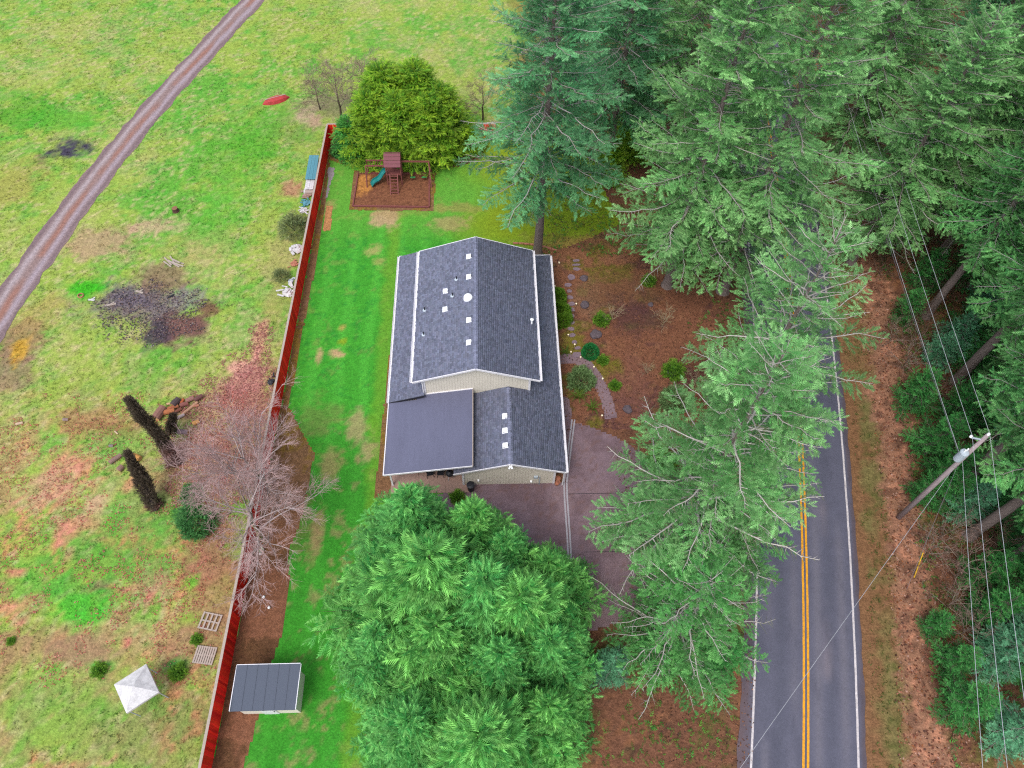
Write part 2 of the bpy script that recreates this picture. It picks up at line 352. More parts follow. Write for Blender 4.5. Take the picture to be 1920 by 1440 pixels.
# ---- the ground: a fine sheet round the place plus a far skirt to the horizon
gx0, gx1, gy0, gy1 = -66., 75., -15., 99.
me = grid_sheet('ground', gx0, gx1, gy0, gy1, .3, 0, ground_col, MT['soil'])
tag(link('ground', me, MT['soil']), kind='structure')
fx = [-2500, gx0, gx1, 2500]; fy = [-2500, gy0, gy1, 2500]; V = []; F = []
for i in range(3):
    for j in range(3):
        if i == 1 and j == 1: continue
        b = len(V); V += [(fx[i], fy[j], 0), (fx[i + 1], fy[j], 0), (fx[i + 1], fy[j + 1], 0), (fx[i], fy[j + 1], 0)]; F.append((b, b + 1, b + 2, b + 3))
tag(link('far_ground', mesh_np('far_ground', V, F, np.broadcast_to(alb((110, 120, 70)), (len(V), 3))), MT['soil']), kind='structure')

# ---- gravel track through the field
def ribbon(name, cx, y0, y1, hw0, hw1, z, colfn, material, n, m=14, ragged=0., seed=0):
    ys = np.linspace(y0, y1, n); V = np.zeros((n, m + 1, 3)); u = np.linspace(0, 1, m + 1)
    l = hw0 + (fbm(ys * .9, ys * 0, 500 + seed) - .5) * 2 * ragged; r = hw1 + (fbm(ys * .9, ys * 0 + 9, 510 + seed) - .5) * 2 * ragged
    xc = cx(ys); V[:, :, 0] = xc[:, None] - l[:, None] + (l + r)[:, None] * u[None]; V[:, :, 1] = ys[:, None]; V[:, :, 2] = z
    I = np.arange(n * (m + 1)).reshape(n, m + 1); F = np.stack([I[:-1, :-1], I[:-1, 1:], I[1:, 1:], I[1:, :-1]], -1).reshape(-1, 4)
    x = V[:, :, 0].ravel(); y = V[:, :, 1].ravel()
    return mesh_np(name, V.reshape(-1, 3), F, colfn(x, y, (x - cx(y))))
def track_col(x, y, d):
    c = np.broadcast_to(alb((150, 126, 122)), x.shape + (3,)).copy()
    n = fbm(x * .8, y * .25, 601); s = d + (n - .5) * .5
    c = mixc(c, alb((182, 166, 168)), np.exp(-((s + .55) / .28) ** 2) * .9)
    c = mixc(c, alb((176, 160, 168)), np.exp(-((s - .75) / .3) ** 2) * .85)
    c = mixc(c, alb((165, 115, 98)), np.exp(-((s - .15) / .3) ** 2) * sst(.35, .6, fbm(x * .2, y * .2, 611)) * .8)
    c = mixc(c, alb((118, 100, 108)), np.maximum(np.exp(-((s + 1.15) / .25) ** 2), np.exp(-((s - 1.35) / .25) ** 2)) * .6)
    return c
tag(link('gravel_track', ribbon('gravel_track', track_x, -10, 98, 1.35, 1.6, .02, track_col, None, 420, 22, .28, 3), MT['gravel']), kind='structure')

# ---- the road, its edge lines and its double yellow line
def road_col(x, y, d):
    c = np.broadcast_to(alb((96, 95, 112)), x.shape + (3,)).copy()
    n = fbm(x * .3, y * .08, 621); n2 = fbm(x * 1.5, y * .25, 631)
    wear_sheen = np.exp(-((np.abs(np.abs(d) - 1.65) - .85) / .3) ** 2) * sst(.35, .65, n)  # tyre-track wear and wet-looking lane sheen, both painted as lighter asphalt
    c = mixc(c, alb((122, 116, 126)), wear_sheen * .55)
    c = mixc(c, alb((76, 77, 92)), np.exp(-((np.abs(d) - 1.65) / .35) ** 2) * .4)
    c = mixc(c, alb((138, 126, 134)), np.exp(-((d - 1.4) / .35) ** 2) * sst(.5, .7, fbm(x * .1, y * .16, 641)) * .6)  # patches of sheen down the right lane, put into the colour
    c = mixc(c, alb((104, 84, 88)), sst(3.3, 3.9, -d + (n2 - .5)) * .9)
    c = mixc(c, alb((92, 74, 76)), sst(3.35, 3.7, d + (n2 - .5) * .5) * .8)
    return mixc(c, alb((70, 70, 86)), sst(.55, .7, n2) * .35)
road = tag(link('road', ribbon('road', road_x, -15, 99, 4.2, 3.75, .03, road_col, None, 300, 40, .12, 5), MT['asphalt']), kind='structure')
def line(name, off, wd, m, parent):
    ys = np.linspace(-15, 99, 400); j = (fbm(ys * 2.2, ys * 0, int(off * 10) + 77) - .5) * .03
    V = np.concatenate([np.stack([road_x(ys) + off - wd / 2 + j, ys, ys * 0 + .036], -1), np.stack([road_x(ys) + off + wd / 2 + j, ys, ys * 0 + .036], -1)])
    i = np.arange(399); F = np.stack([i, i + 400, i + 401, i + 1], -1)
    return tag(link(name, mesh_np(name, V, F), m, parent))
line('yellow_line', -.14, .15, MT['yellow'], road); line('yellow_line', .14, .15, MT['yellow'], road)
line('edge_line', -3.35, .14, MT['whiteline'], road); line('edge_line', 3.25, .14, MT['whiteline'], road)

# ---- the fenced yard
YARD = [(FENCE_A[0] + .1, 62.1), (9.5, 62.1), (12.5, 50), (5.2, 46.0), (5.2, 30), (-2, 22.5), (-2, -12), (fence_x(-12), -12)]
def lawn_col(x, y):
    n1 = fbm(x * .22, y * .22, 701); n2 = fbm(x * .9, y * .9, 705); n3 = fbm(x * 2.6, y * 2.6, 709); n4 = fbm(x * 5, y * 5, 711)
    c = np.broadcast_to(alb((70, 160, 48)), x.shape + (3,)).copy()
    st = np.sin((x + (n1 - .5) * .8) * 2 * math.pi / 2.1)
    c = mixc(c, alb((88, 182, 62)), sst(-.2, .9, st) * .55)
    c = mixc(c, alb((30, 132, 48)), sst(.50, .64, n2 * .5 + n3 * .5) * .55)
    c = mixc(c, alb((100, 185, 60)), sst(.52, .68, n4 * .5 + n2 * .5) * .5)
    up = sst(46, 54, y + (n1 - .5) * 4) ; c = mixc(c, alb((112, 172, 62)), up * .75)
    c = mixc(c, alb((142, 160, 34)), sst(-4, 2, x + (n1 - .5) * 5) * sst(45, 49, y) * .9)      # yellow-green by the big fir
    c = mixc(c, alb((165, 138, 70)), sst(2.5, 6, x + (n1 - .5) * 4) * (1 - sst(47.5, 49.5, y + (n2 - .5) * 3)) * .95)
    c = mixc(c, alb((172, 155, 92)), sst(.60, .70, n2 * .6 + n3 * .4) * .22)
    lo = 1 - sst(26, 31, y + (n1 - .5) * 3)
    c = mixc(c, alb((58, 140, 40)), lo * .6); c = mixc(c, alb((175, 142, 105)), lo * sst(.54, .66, n2 * .5 + n3 * .5) * .45)
    c = mixc(c, alb((120, 165, 50)), (1 - sst(.2, 1.0, np.abs(x + 8.6 + (n2 - .5)))) * .6)
    return patches(c, x, y, LAWNP, 300, .5, .9)
LAWNP = [(722, 412, 26, 16, (192, 158, 122), .9), (700, 470, 14, 10, (190, 170, 110), .7), (630, 662, 13, 8, (205, 165, 125), .9), (598, 665, 6, 14, (205, 165, 125), .8), (640, 616, 6, 5, (190, 160, 90), .8), (640, 640, 8, 6, (150, 170, 40), .8), (712, 490, 10, 10, (180, 160, 100), .6), (850, 390, 50, 8, (172, 140, 90), .5), (840, 420, 30, 14, (185, 150, 110), .6), (870, 470, 20, 8, (165, 140, 80), .5), (615, 390, 12, 10, (190, 150, 110), .6), (760, 400, 60, 8, (165, 140, 80), .3),
         (670, 800, 14, 26, (190, 155, 120), .6), (690, 840, 14, 20, (190, 155, 120), .6), (620, 870, 20, 20, (170, 130, 98), .6), (600, 790, 34, 34, (120, 140, 70), .6), (590, 1000, 14, 40, (176, 132, 100), .6), (570, 930, 20, 30, (110, 130, 60), .7), (560, 1000, 18, 40, (100, 125, 55), .7), (700, 790, 10, 30, (110, 170, 45), .5)]
zone('lawn', YARD, .2, .010, lawn_col, MT['lawn'], .12, 1)
def strip_col(x, y):
    n2 = fbm(x * .9, y * .5, 725); n3 = fbm(x * 3, y * 3, 729)
    c = np.broadcast_to(alb((138, 104, 72)), x.shape + (3,)).copy()
    c = mixc(c, alb((150, 122, 40)), sst(.42, .62, n2) * .7); c = mixc(c, alb((105, 74, 58)), sst(.52, .66, n3 * .6 + n2 * .4) * .7)
    c = mixc(c, alb((168, 128, 98)), sst(.58, .7, n3) * .5)
    lo = 1 - sst(16, 28, y); c = mixc(c, alb((140, 92, 70)), lo * .8); c = mixc(c, alb((96, 70, 48)), lo * sst(.45, .6, n2) * .75)
    return c
g = gnd([(618, 300), (606, 420), (580, 560), (555, 690), (540, 760), (560, 800), (590, 850), (575, 930), (560, 985), (540, 1040), (542, 1110), (530, 1180), (505, 1260), (470, 1400), (455, 1440)])
zone('dirt_strip', [(fence_x(62) + .1, 62.0), (fence_x(62) + 3.0, 62.0), (fence_x(58) + 1.6, 58.5)] + [tuple(p) for p in g] + [(fence_x(-10), -10)], .15, .018, strip_col, MT['mulch'], .10, 2)
def shade_bed(x, y):
    n3 = fbm(x * 2.5, y * 2.5, 739); c = np.broadcast_to(alb((112, 76, 62)), x.shape + (3,)).copy()
    return mixc(c, alb((142, 104, 72)), sst(.5, .65, n3) * .7)
zone('hedge_bed', gnd([(616, 275), (640, 300), (690, 300), (720, 318), (780, 312), (860, 314), (905, 296), (905, 240), (616, 240)]), .15, .022, shade_bed, MT['mulch'], .15, 3)
zone('bark_patch', gnd([(612, 386), (624, 386), (620, 432), (606, 434)]), .1, .024, lambda x, y: np.broadcast_to(alb((196, 140, 92)), x.shape + (3,)).copy(), MT['mulch'], .05, 4)
zone('puddle', gnd([(616, 312), (628, 316), (626, 330), (619, 344), (616, 370), (611, 372), (615, 336)]), .1, .025, lambda x, y: np.broadcast_to(alb((172, 158, 168)), x.shape + (3,)).copy(), MT['puddle'], .1, 5)
zone('wall_strip', [(-8.5, 22.6), (-7.3, 22.6), (-7.3, 44.2), (-8.0, 44.2)], .12, .026, strip_col, MT['mulch'], .08, 6)

# ---- mulch garden between the house and the road
def mulch_col(x, y):
    n1 = fbm(x * .3, y * .3, 801); n2 = fbm(x * 1.0, y * 1.0, 805); n3 = fbm(x * 3, y * 3, 809)
    c = np.broadcast_to(alb((136, 90, 68)), x.shape + (3,)).copy()
    c = mixc(c, alb((158, 108, 76)), sst(42, 47, y + (n1 - .5) * 4) * .85)
    c = mixc(c, alb((96, 64, 66)), sst(.48, .6, n1 * .6 + n2 * .4) * .7)
    c = mixc(c, alb((112, 106, 40)), sst(.50, .62, fbm(x * .5 + 5, y * .5, 821) * .6 + n2 * .4) * (1 - sst(11, 16, x)) * .85)
    c = mixc(c, alb((160, 112, 82)), sst(.54, .66, n3 * .6 + n2 * .4) * .55)
    return patches(c, x, y, [(1130, 690, 40, 20, (120, 120, 35), .6), (1075, 640, 22, 30, (125, 125, 40), .7), (1100, 560, 30, 40, (150, 115, 90), .5), (1185, 740, 40, 60, (132, 88, 76), .6), (1160, 545, 60, 30, (118, 86, 60), .5), (1190, 600, 40, 30, (92, 62, 62), .7)], 500, .4, .5)
zone('mulch_bed', [(5.0, 47.2), (9, 46.8), (12, 49), (17, 50), (19.5, 44), (19.3, 30), (17, 26.5), (14.8, 27.0), (10.8, 28.0), (6, 28.2), (4.8, 31)], .15, .014, mulch_col, MT['mulch'], .35, 7)

# ---- driveway, drain strip, curved path, patio
def drive_col(x, y):
    n1 = fbm(x * .35, y * .35, 831); n3 = fbm(x * 3, y * 3, 839); c = np.broadcast_to(alb((140, 116, 124)), x.shape + (3,)).copy()
    c = mixc(c, alb((148, 122, 126)), sst(.45, .62, n1) * .7); c = mixc(c, alb((120, 96, 102)), sst(.52, .66, fbm(x * .6, y * .6, 841)) * .7)
    return mixc(c, alb((126, 92, 82)), sst(.6, .7, n3) * .4)
def hard(name, poly, z, colfn, material, cell=.25):
    return zone(name, poly, cell, z, colfn, material, .02, 8)
drv = hard('driveway', [(-4.9, 22.3), (-2, 23.6), (5.5, 23.6), (5.6, 28.3), (7.0, 28.6), (9.8, 27.3), (13.3, 24.5), (17, 23.5), (19.2, 22.6), (17.6, 15.2), (12.5, 15.8), (9, 13.5), (4, 12), (-4, 14)], .02, drive_col, MT['driveway'], .2)
mb = MB()
for (y, a, b) in ((22.65, 5.6, 15), (18.2, 6.5, 14)):
    mb.box((a + b) / 2, y, .0245, b - a, .035, .005)
mb.box(10.6, 20.4, .0245, .035, 4.3, .005)
mb.build('expansion_joint', MT['darkmetal'], drv)
dl = [at(1075, 787)[:2], at(1067, 850)[:2], at(1060, 905)[:2], at(1061, 935)[:2], at(1066, 1005)[:2], at(1069, 1060)[:2]]
mb = MB(); 
for i in range(len(dl) - 1):
    a, b = dl[i], dl[i + 1]; s = np.array([b[1] - a[1], a[0] - b[0]]); s = s / np.linalg.norm(s)
    for k in (-.10, .10): mb.beam((*(a + s * k), .03), (*(b + s * k), .03), .12, .03)
mb.build('drain_strip', MT['concrete'], drv)
pc = [at(*p)[:2] for p in [(1040, 676), (1062, 672), (1082, 674), (1100, 684), (1115, 702), (1127, 725), (1138, 750), (1146, 785)]]
pc = np.array(pc); tt = np.linspace(0, len(pc) - 1, 40); pcx = np.interp(tt, range(len(pc)), pc[:, 0]); pcy = np.interp(tt, range(len(pc)), pc[:, 1])
T = np.gradient(np.stack([pcx, pcy], -1), axis=0); T /= np.linalg.norm(T, axis=1)[:, None]; Nn = np.stack([-T[:, 1], T[:, 0]], -1) * .48
pp = np.stack([pcx, pcy], -1); poly = np.concatenate([pp + Nn, (pp - Nn)[::-1]])
zone('garden_path', poly, .1, .026, drive_col, MT['driveway'], .02, 9)
zone('front_walk', gnd([(1048, 740), (1066, 748), (1072, 775), (1070, 800), (1050, 800)]), .1, .028, drive_col, MT['driveway'], .05, 10)
mb = MB()
for i in range(3):
    for j in range(3): mb.box(-6.35 + i * 2.0, 23.9 + j * 2.0, .03, 1.98, 1.98, .06)
tag(mb.build('patio', MT['patio']), kind='structure')
mb = MB(); mb.prism(gnd([(745, 893), (800, 893), (868, 893), (868, 905), (842, 912), (800, 910), (745, 904)]), 0, .045)
tag(mb.build('patio_edge', MT['patio']), kind='structure')

# ---- loose cover nobody could count: meadow tufts and fallen leaves
def tufts(name, n, region, colfn, h0, h1, wd, seed, label, cat, jit=.35, blades=4, keep=None):
    r = np.random.default_rng(seed); x = r.uniform(region[0], region[1], n); y = r.uniform(region[2], region[3], n)
    if keep is not None: k = keep(x, y); x, y = x[k], y[k]
    n = len(x); c = colfn(x, y) * r.uniform(.75, 1.3, (n, 1)) * np.stack([r.uniform(.85, 1.15, n), np.ones(n), r.uniform(.85, 1.15, n)], -1)
    h = r.uniform(h0, h1, n); V = np.zeros((n, blades, 3, 3)); a = r.uniform(0, 6.283, (n, blades)); le = r.uniform(.3, 1.0, (n, blades))
    ox = r.uniform(-.1, .1, (n, blades)); oy = r.uniform(-.1, .1, (n, blades)); w2 = wd * r.uniform(.6, 1.2, (n, blades))
    bx = x[:, None] + ox; by = y[:, None] + oy
    V[:, :, 0] = np.stack([bx - np.sin(a) * w2, by + np.cos(a) * w2, 0 * bx + .002], -1); V[:, :, 1] = np.stack([bx + np.sin(a) * w2, by - np.cos(a) * w2, 0 * bx + .002], -1)
    V[:, :, 2] = np.stack([bx + np.cos(a) * h[:, None] * le, by + np.sin(a) * h[:, None] * le, h[:, None] * r.uniform(.5, 1, (n, blades))], -1)
    C = np.repeat(c, blades * 3, 0); F = np.arange(n * blades * 3).reshape(-1, 3)
    return tag(link(name, mesh_np(name, V.reshape(-1, 3), F, C), MT['leaf']), label, cat, kind='stuff')
tufts('meadow_grass', 30000, (-58, -16.5, 3, 92), field_col, .06, .20, .03, 5, 'rough meadow grass with straw and green tufts left of the red fence', 'grass', keep=lambda x, y: (np.abs(x - track_x(y) - .1) > 1.7) & (x < fence_x(y) - .3) & (fbm(x * .5, y * .5, 55) > .42))
def leaves(name, n, region, palette, size, seed, label, keep):
    r = np.random.default_rng(seed); x = r.uniform(region[0], region[1], n); y = r.uniform(region[2], region[3], n); k = keep(x, y); x, y = x[k], y[k]; n = len(x)
    a = r.uniform(0, 6.283, n); s = size * r.uniform(.6, 1.3, n); u = np.stack([np.cos(a), np.sin(a), r.uniform(-.4, .4, n)], -1) * s[:, None]; v = np.stack([-np.sin(a), np.cos(a), r.uniform(-.4, .4, n)], -1) * (s * .6)[:, None]
    p = np.stack([x, y, np.full(n, .05) + r.uniform(0, .03, n)], -1); V = np.stack([p - u, p - v, p + u, p + v], 1).reshape(-1, 3)
    c = np.array([alb(q) for q in palette])[r.integers(0, len(palette), n)] * r.uniform(.7, 1.25, (n, 1))
    return tag(link(name, mesh_np(name, V, np.arange(n * 4).reshape(-1, 4), np.repeat(c, 4, 0)), MT['leaf']), label, 'leaves', kind='stuff')
tufts('verge_grass', 9000, (18, 38, 0, 72), lambda x, y: np.broadcast_to(alb((112, 118, 58)), x.shape + (3,)), .08, .28, .03, 15, 'grass tufts along the right edge of the road', 'grass', keep=lambda x, y: (x - road_x(y) > 4.2) & (x - road_x(y) < 6.2) & (fbm(x * .8, y * .4, 57) > .45))
LP = [(188, 122, 98), (205, 150, 122), (150, 92, 74), (172, 108, 70), (110, 72, 60), (215, 170, 150)]
leaves('verge_leaves', 40000, (20, 48, 0, 75), LP, .085, 7, 'fallen brown leaves carpeting the verge right of the road', lambda x, y: ((x - road_x(y)) > 5.9 + (fbm(x * .5, y * .5, 311) - .5)) & ((x - road_x(y) < 8.6) | (fbm(x * .35, y * .35, 71) > .5)))
leaves('forest_litter', 16000, (5, 24, 2, 62), [(150, 98, 72), (120, 80, 62), (176, 120, 84), (92, 66, 56)], .06, 8, 'fallen needles and twigs scattered under the firs left of the road', lambda x, y: (road_x(y) - x > 3.3) & ~((y < 28) & (x < 9.5)))

def near(px, py, rx, ry):
    g = at(px, py); sx = abs(at(px + rx, py)[0] - g[0]); sy = abs(at(px, py - ry)[1] - g[1]); return lambda x, y: np.hypot((x - g[0]) / sx, (y - g[1]) / sy) + (fbm(x * 1.1, y * 1.1, 881) - .5) * .9 < 1
leaves('burn_debris', 9000, (-36, -22, 34, 46), [(150, 140, 140), (92, 84, 92), (60, 54, 60), (176, 150, 130), (128, 96, 84), (110, 92, 110)], .07, 31, 'ash and charred chips scattered over the burn patch', lambda x, y: near(285, 585, 100, 55)(x, y))
leaves('pink_leaf_litter', 26000, (-26, -15, 14, 40), [(196, 132, 122), (170, 110, 100), (222, 160, 150), (150, 98, 84), (205, 120, 116)], .06, 32, 'pinkish dead leaves lying under the bare trees beside the fence', lambda x, y: (near(440, 820, 110, 150)(x, y) | near(478, 680, 30, 80)(x, y)) & (x < fence_x(y) - .2))
leaves('red_leaf_litter', 30000, (-46, -17, 10, 32), [(222, 120, 102), (196, 110, 90), (176, 120, 96), (230, 150, 136)], .055, 33, 'reddish dead leaves strewn over the lower meadow', lambda x, y: (fbm(x * .6, y * .45 + 7, 61) * .55 + fbm(x * 2.2, y * 2.2, 63) * .45 > .55) & (x < fence_x(y) - .3))
# ================================================================== HOUSE
SL = .352
def zU(x): return 6.8 - abs(x + .95) * SL
def zG(x): return 3.9 - abs(x - 1.39) * SL
def zL(x): return 2.5 + (x + 7.55) * SL
def zP(x): return 2.5 + (x + 7.52) * .19
HO = (-.95, 33.5, 0)
house = thing('house', 'beige two storey house with grey shingle roofs and white trim', 'house', HO)
rngS = np.random.default_rng(12)
def shingles(name, O, A, La, S, Ls, parent, clip=None, base=(120, 123, 142), seed=0):
    O, A, S = (np.array(q, float) for q in (O, A, S)); A /= np.linalg.norm(A); S /= np.linalg.norm(S); N = np.cross(A, S); N = N if N[2] > 0 else -N
    r = rngS; V = []; C = []; e = .145; rows = int(Ls / e) + 1; lb = alb(base)
    for i in range(rows):
        v0 = i * e; v1 = min(v0 + e + .03, Ls)
        if v1 - v0 < .03: continue
        u = -r.uniform(0, .3)
        while u < La:
            wd = r.choice([.16, .2, .26, .32]); u0 = max(u, 0); u1 = min(u + wd - .008, La); u += wd
            if u1 - u0 < .03: continue
            if clip is not None and not clip((u0 + u1) / 2, (v0 + v1) / 2): continue
            t = r.choice([.010, .016, .024]); dv = r.uniform(-.008, .008) if i else 0
            p = [O + A * u0 + S * (v0 + dv), O + A * u1 + S * (v0 + dv), O + A * u1 + S * v1, O + A * u0 + S * v1]
            V += [p[0] + N * t, p[1] + N * t, p[2] + N * .003, p[3] + N * .003, p[0] - N * .002, p[1] - N * .002]
            k = r.choice([.78, .9, .98, 1.05, 1.14]) * r.uniform(.9, 1.1); c = lb * k * np.array([r.uniform(.96, 1.04), 1, r.uniform(.97, 1.05)])
            C += [c] * 6
    V = np.array(V) - np.array(HO); n = len(V) // 6; b = (np.arange(n) * 6)[:, None]
    Fq = np.concatenate([b + np.array([0, 1, 2, 3]), b + np.array([4, 5, 1, 0]), b + np.array([0, 3, 3, 4])[:4] * 0 + b * 0 + np.array([0, 3, 4, 4])], 0) if False else np.concatenate([b + np.array([0, 1, 2, 3]), b + np.array([4, 5, 1, 0])], 0)
    return tag(link(name, mesh_np(name, V, Fq, np.array(C)), MT['shingle'], parent), kind='stuff')
def deck(name, pts, t=.1):
    m = MB(); m.slab(pts, t); return m.build(name, MT['slate'], house, HO)
YF, YB = 29.25, 41.9
cs = math.cos(math.atan(SL))
# upper roof
xl, xr, xm = -5.55, 3.66, -.95
for nm, xa in (('upper_roof_left', xl), ('upper_roof_right', xr)):
    d = deck('roof', [(xa, YF, zU(xa)), (xm, YF, 6.8), (xm, YB, 6.8), (xa, YB, zU(xa))] if xa < xm else [(xm, YF, 6.8), (xa, YF, zU(xa)), (xa, YB, zU(xa)), (xm, YB, 6.8)])
    d['label'] = 'upper grey shingle roof slope on the ' + ('left' if xa < xm else 'right')
    sg = 1 if xa < xm else -1
    shingles('shingles', (xa, YF, zU(xa) + .012), (0, 1, 0), YB - YF, (sg, 0, SL), abs(xm - xa) / cs, d)
def ridge(x, z, y0, y1, parent):
    m = MB(); n = int((y1 - y0) / .15)
    for i in range(n):
        y = y0 + i * .15; k = rngS.uniform(.85, 1.25); m.col(alb((134, 137, 160)) * k)
        for s in (-1, 1):
            a = (x, y, z + .03); b = (x + s * .16, y, z + .03 - .16 * SL); dz = -.012
            m.add([a, b, (b[0], y + .16, b[2] + dz), (a[0], y + .16, a[2] + dz)], [(0, 1, 2, 3)])
    return tag(m.build('ridge_caps', MT['shingle'], parent, HO, colors=True), kind='stuff')
ridge(xm, 6.8, YF, YB, house)
# lower roofs: one plane on the right, garage left slope, left skirt
rx = 5.35; gm = 1.39; gy0 = 23.2; yb2 = 43.85
rd = deck('roof', [(gm, gy0, 3.9), (rx, gy0, 2.5), (rx, 29.6, 2.5), (gm, 29.6, 3.9)]); rd['label'] = 'garage roof slope facing the driveway'
rs = deck('roof', [(3.0, 29.6, zG(3.0)), (rx, 29.6, 2.5), (rx, yb2, 2.5), (3.0, yb2 - 2.35, zG(3.0))]); rs['label'] = 'lower skirt roof along the right side'
shingles('shingles', (rx, gy0, zG(rx) + .012), (0, 1, 0), 29.6 - gy0, (-1, 0, SL), (rx - gm) / cs, rd)
shingles('shingles', (rx, 29.6, zG(rx) + .012), (0, 1, 0), yb2 - 29.6, (-1, 0, SL), (rx - 3.0) / cs, rs, clip=lambda u, v: u < (yb2 - 29.6) - v * cs)
hb = deck('roof', [(3.0, yb2 - 2.35, zG(3.0)), (rx, yb2, 2.5), (3.0, yb2, 2.5)]); hb['label'] = 'small hip slope at the back right corner'
shingles('shingles', (rx, yb2, 2.512), (-1, 0, 0), 2.35, (0, -1, SL), 2.35 / cs, hb, clip=lambda u, v: u > v * cs)
gl = deck('roof', [(-2.62, gy0, zG(-2.62)), (gm, gy0, 3.9), (gm, 29.6, 3.9), (-2.62, 29.6, zG(-2.62))]); gl['label'] = 'garage roof slope running under the patio cover'
shingles('shingles', (-2.62, gy0, zG(-2.62) + .012), (0, 1, 0), 29.6 - gy0, (1, 0, SL), (gm + 2.62) / cs, gl)
ridge(gm, 3.9, gy0, 29.55, house)
ls = deck('roof', [(-7.55, 29.2, 2.5), (-4.85, 29.2, zL(-4.85)), (-4.85, yb2, zL(-4.85)), (-7.55, yb2, 2.5)]); ls['label'] = 'lower skirt roof along the left side'
shingles('shingles', (-7.55, 29.2, 2.512), (0, 1, 0), yb2 - 29.2, (1, 0, SL), 2.7 / cs, ls)
m = MB(); m.slab([(-4.85, 41.3, 3.45), (3.0, 41.3, 3.3), (3.0, yb2, 2.45), (-4.85, yb2, 2.45)], .1); m.build('roof', MT['slate'], house, HO)['label'] = 'lower roof behind the upper storey'
# patio cover
pcv = thing('patio_cover', 'low slope dark grey patio cover over the concrete patio left of the garage', 'patio cover', (-4.4, 26.3, 0))
PO = (-4.4, 26.3, 0)
m = MB()
for i in range(6):                                              # rolls of roofing lapped along the slope
    a = -7.52 + i * (6.25 / 6); b = a + 6.25 / 6 + (.03 if i < 5 else 0)
    m.slab([(a, 23.25, zP(a) + .006 * (i % 2)), (b, 23.25, zP(b) + .006 * (i % 2)), (b, 29.18 if b < -4.7 else 29.55, zP(b) + .006 * (i % 2)), (a, 29.18 if b < -4.7 else 29.55, zP(a) + .006 * (i % 2))], .05)
m.build('roofing', MT['roll'], pcv, PO)
m = MB(); m.beam((-7.55, 23.22, 2.45), (-1.25, 23.22, zP(-1.25) - .06), .05, .16); m.build('front_fascia', MT['trim'], pcv, PO)
m = MB(); m.beam((-7.58, 23.2, 2.44), (-7.58, 29.2, 2.44), .07, .1); m.build('gutter', MT['trim'], pcv, PO)
m = MB(); m.beam((-1.24, 23.2, zP(-1.24) - .04), (-1.24, 29.55, zP(-1.24) - .04), .06, .14); m.build('side_fascia', MT['railwood'], pcv, PO)
m = MB(); m.beam((-4.8, 29.58, zP(-4.8) + .02), (-1.24, 29.58, zP(-1.24) + .02), .08, .09); m.build('flashing', MT['trim'], pcv, PO)
for y in (23.6, 26.4, 29.0):
    m = MB(); m.box(-7.2, y, 1.2, .12, .12, 2.4); m.build('post', MT['trim'], pcv, PO)
for i in range(7):
    y = 23.7 + i * .9; m = MB(); m.beam((-7.4, y, 2.4), (-1.4, y, zP(-1.4) - .12), .05, .12); m.build('rafter', MT['playwood'], pcv, PO)

# walls
def wall_boards(y, x0, x1, zb, ztop, name, thick=.014):
    m = MB(); n = int(round((x1 - x0) / .2)); w = (x1 - x0) / n
    for i in range(n):
        a = x0 + i * w + .004; b = x0 + (i + 1) * w - .004; k = 1
        P = [(a, y, zb), (b, y, zb), (b, y, ztop(b)), (a, y, ztop(a)), (a, y - thick, zb), (b, y - thick, zb), (b, y - thick, ztop(b)), (a, y - thick, ztop(a))]
        m.add(P, [(0, 3, 2, 1), (4, 5, 6, 7), (0, 1, 5, 4), (1, 2, 6, 5), (2, 3, 7, 6), (3, 0, 4, 7)])
    return tag(m.build(name, MT['siding'], house, HO), kind='stuff')
def gable_block(x0, x1, y0, y1, z0, zf, xm_, name):
    m = MB(); P = []
    for y in (y0, y1): P += [(x0, y, z0), (x1, y, z0), (x1, y, zf(x1)), (xm_, y, zf(xm_)), (x0, y, zf(x0))]
    m.add(P, [(0, 1, 2, 3, 4), (9, 8, 7, 6, 5), (0, 5, 6, 1), (1, 6, 7, 2), (2, 7, 8, 3), (3, 8, 9, 4), (4, 9, 5, 0)])
    return m.build(name, MT['siding'], house, HO)
gable_block(-4.85, 3.0, 29.63, 41.5, 0, lambda x: zU(x) - .13, xm, 'wall')['label'] = 'beige upper storey wall with gable'
gable_block(-2.06, 4.67, 23.55, 29.6, 0, lambda x: zG(x) - .13, gm, 'wall')['label'] = 'beige garage wall with gable'
m = MB(); m.box(-5.9, 36.4, 1.2, 2.08, 13.6, 2.4); m.build('wall', MT['siding'], house, HO)['label'] = 'beige ground floor wall on the left'
m = MB(); m.box(3.87, 36.4, 1.2, 1.7, 13.6, 2.4); m.build('wall', MT['siding'], house, HO)['label'] = 'beige ground floor wall on the right'
wall_boards(29.628, -4.72, 2.87, 2.4, lambda x: zU(x) - .14, 'siding'); wall_boards(23.548, -1.92, 4.53, .12, lambda x: zG(x) - .14, 'siding')
for (x, y, z0, z1) in ((-4.79, 29.6, 2.4, zU(-4.79) - .14), (2.94, 29.6, 2.4, zU(2.94) - .14), (-2.0, 23.52, 0.05, zG(-2.0) - .14), (4.61, 23.52, .05, zG(4.61) - .14)):
    m = MB(); m.box(x, y, (z0 + z1) / 2, .16, .06, z1 - z0); m.build('corner_board', MT['trim'], house, HO)
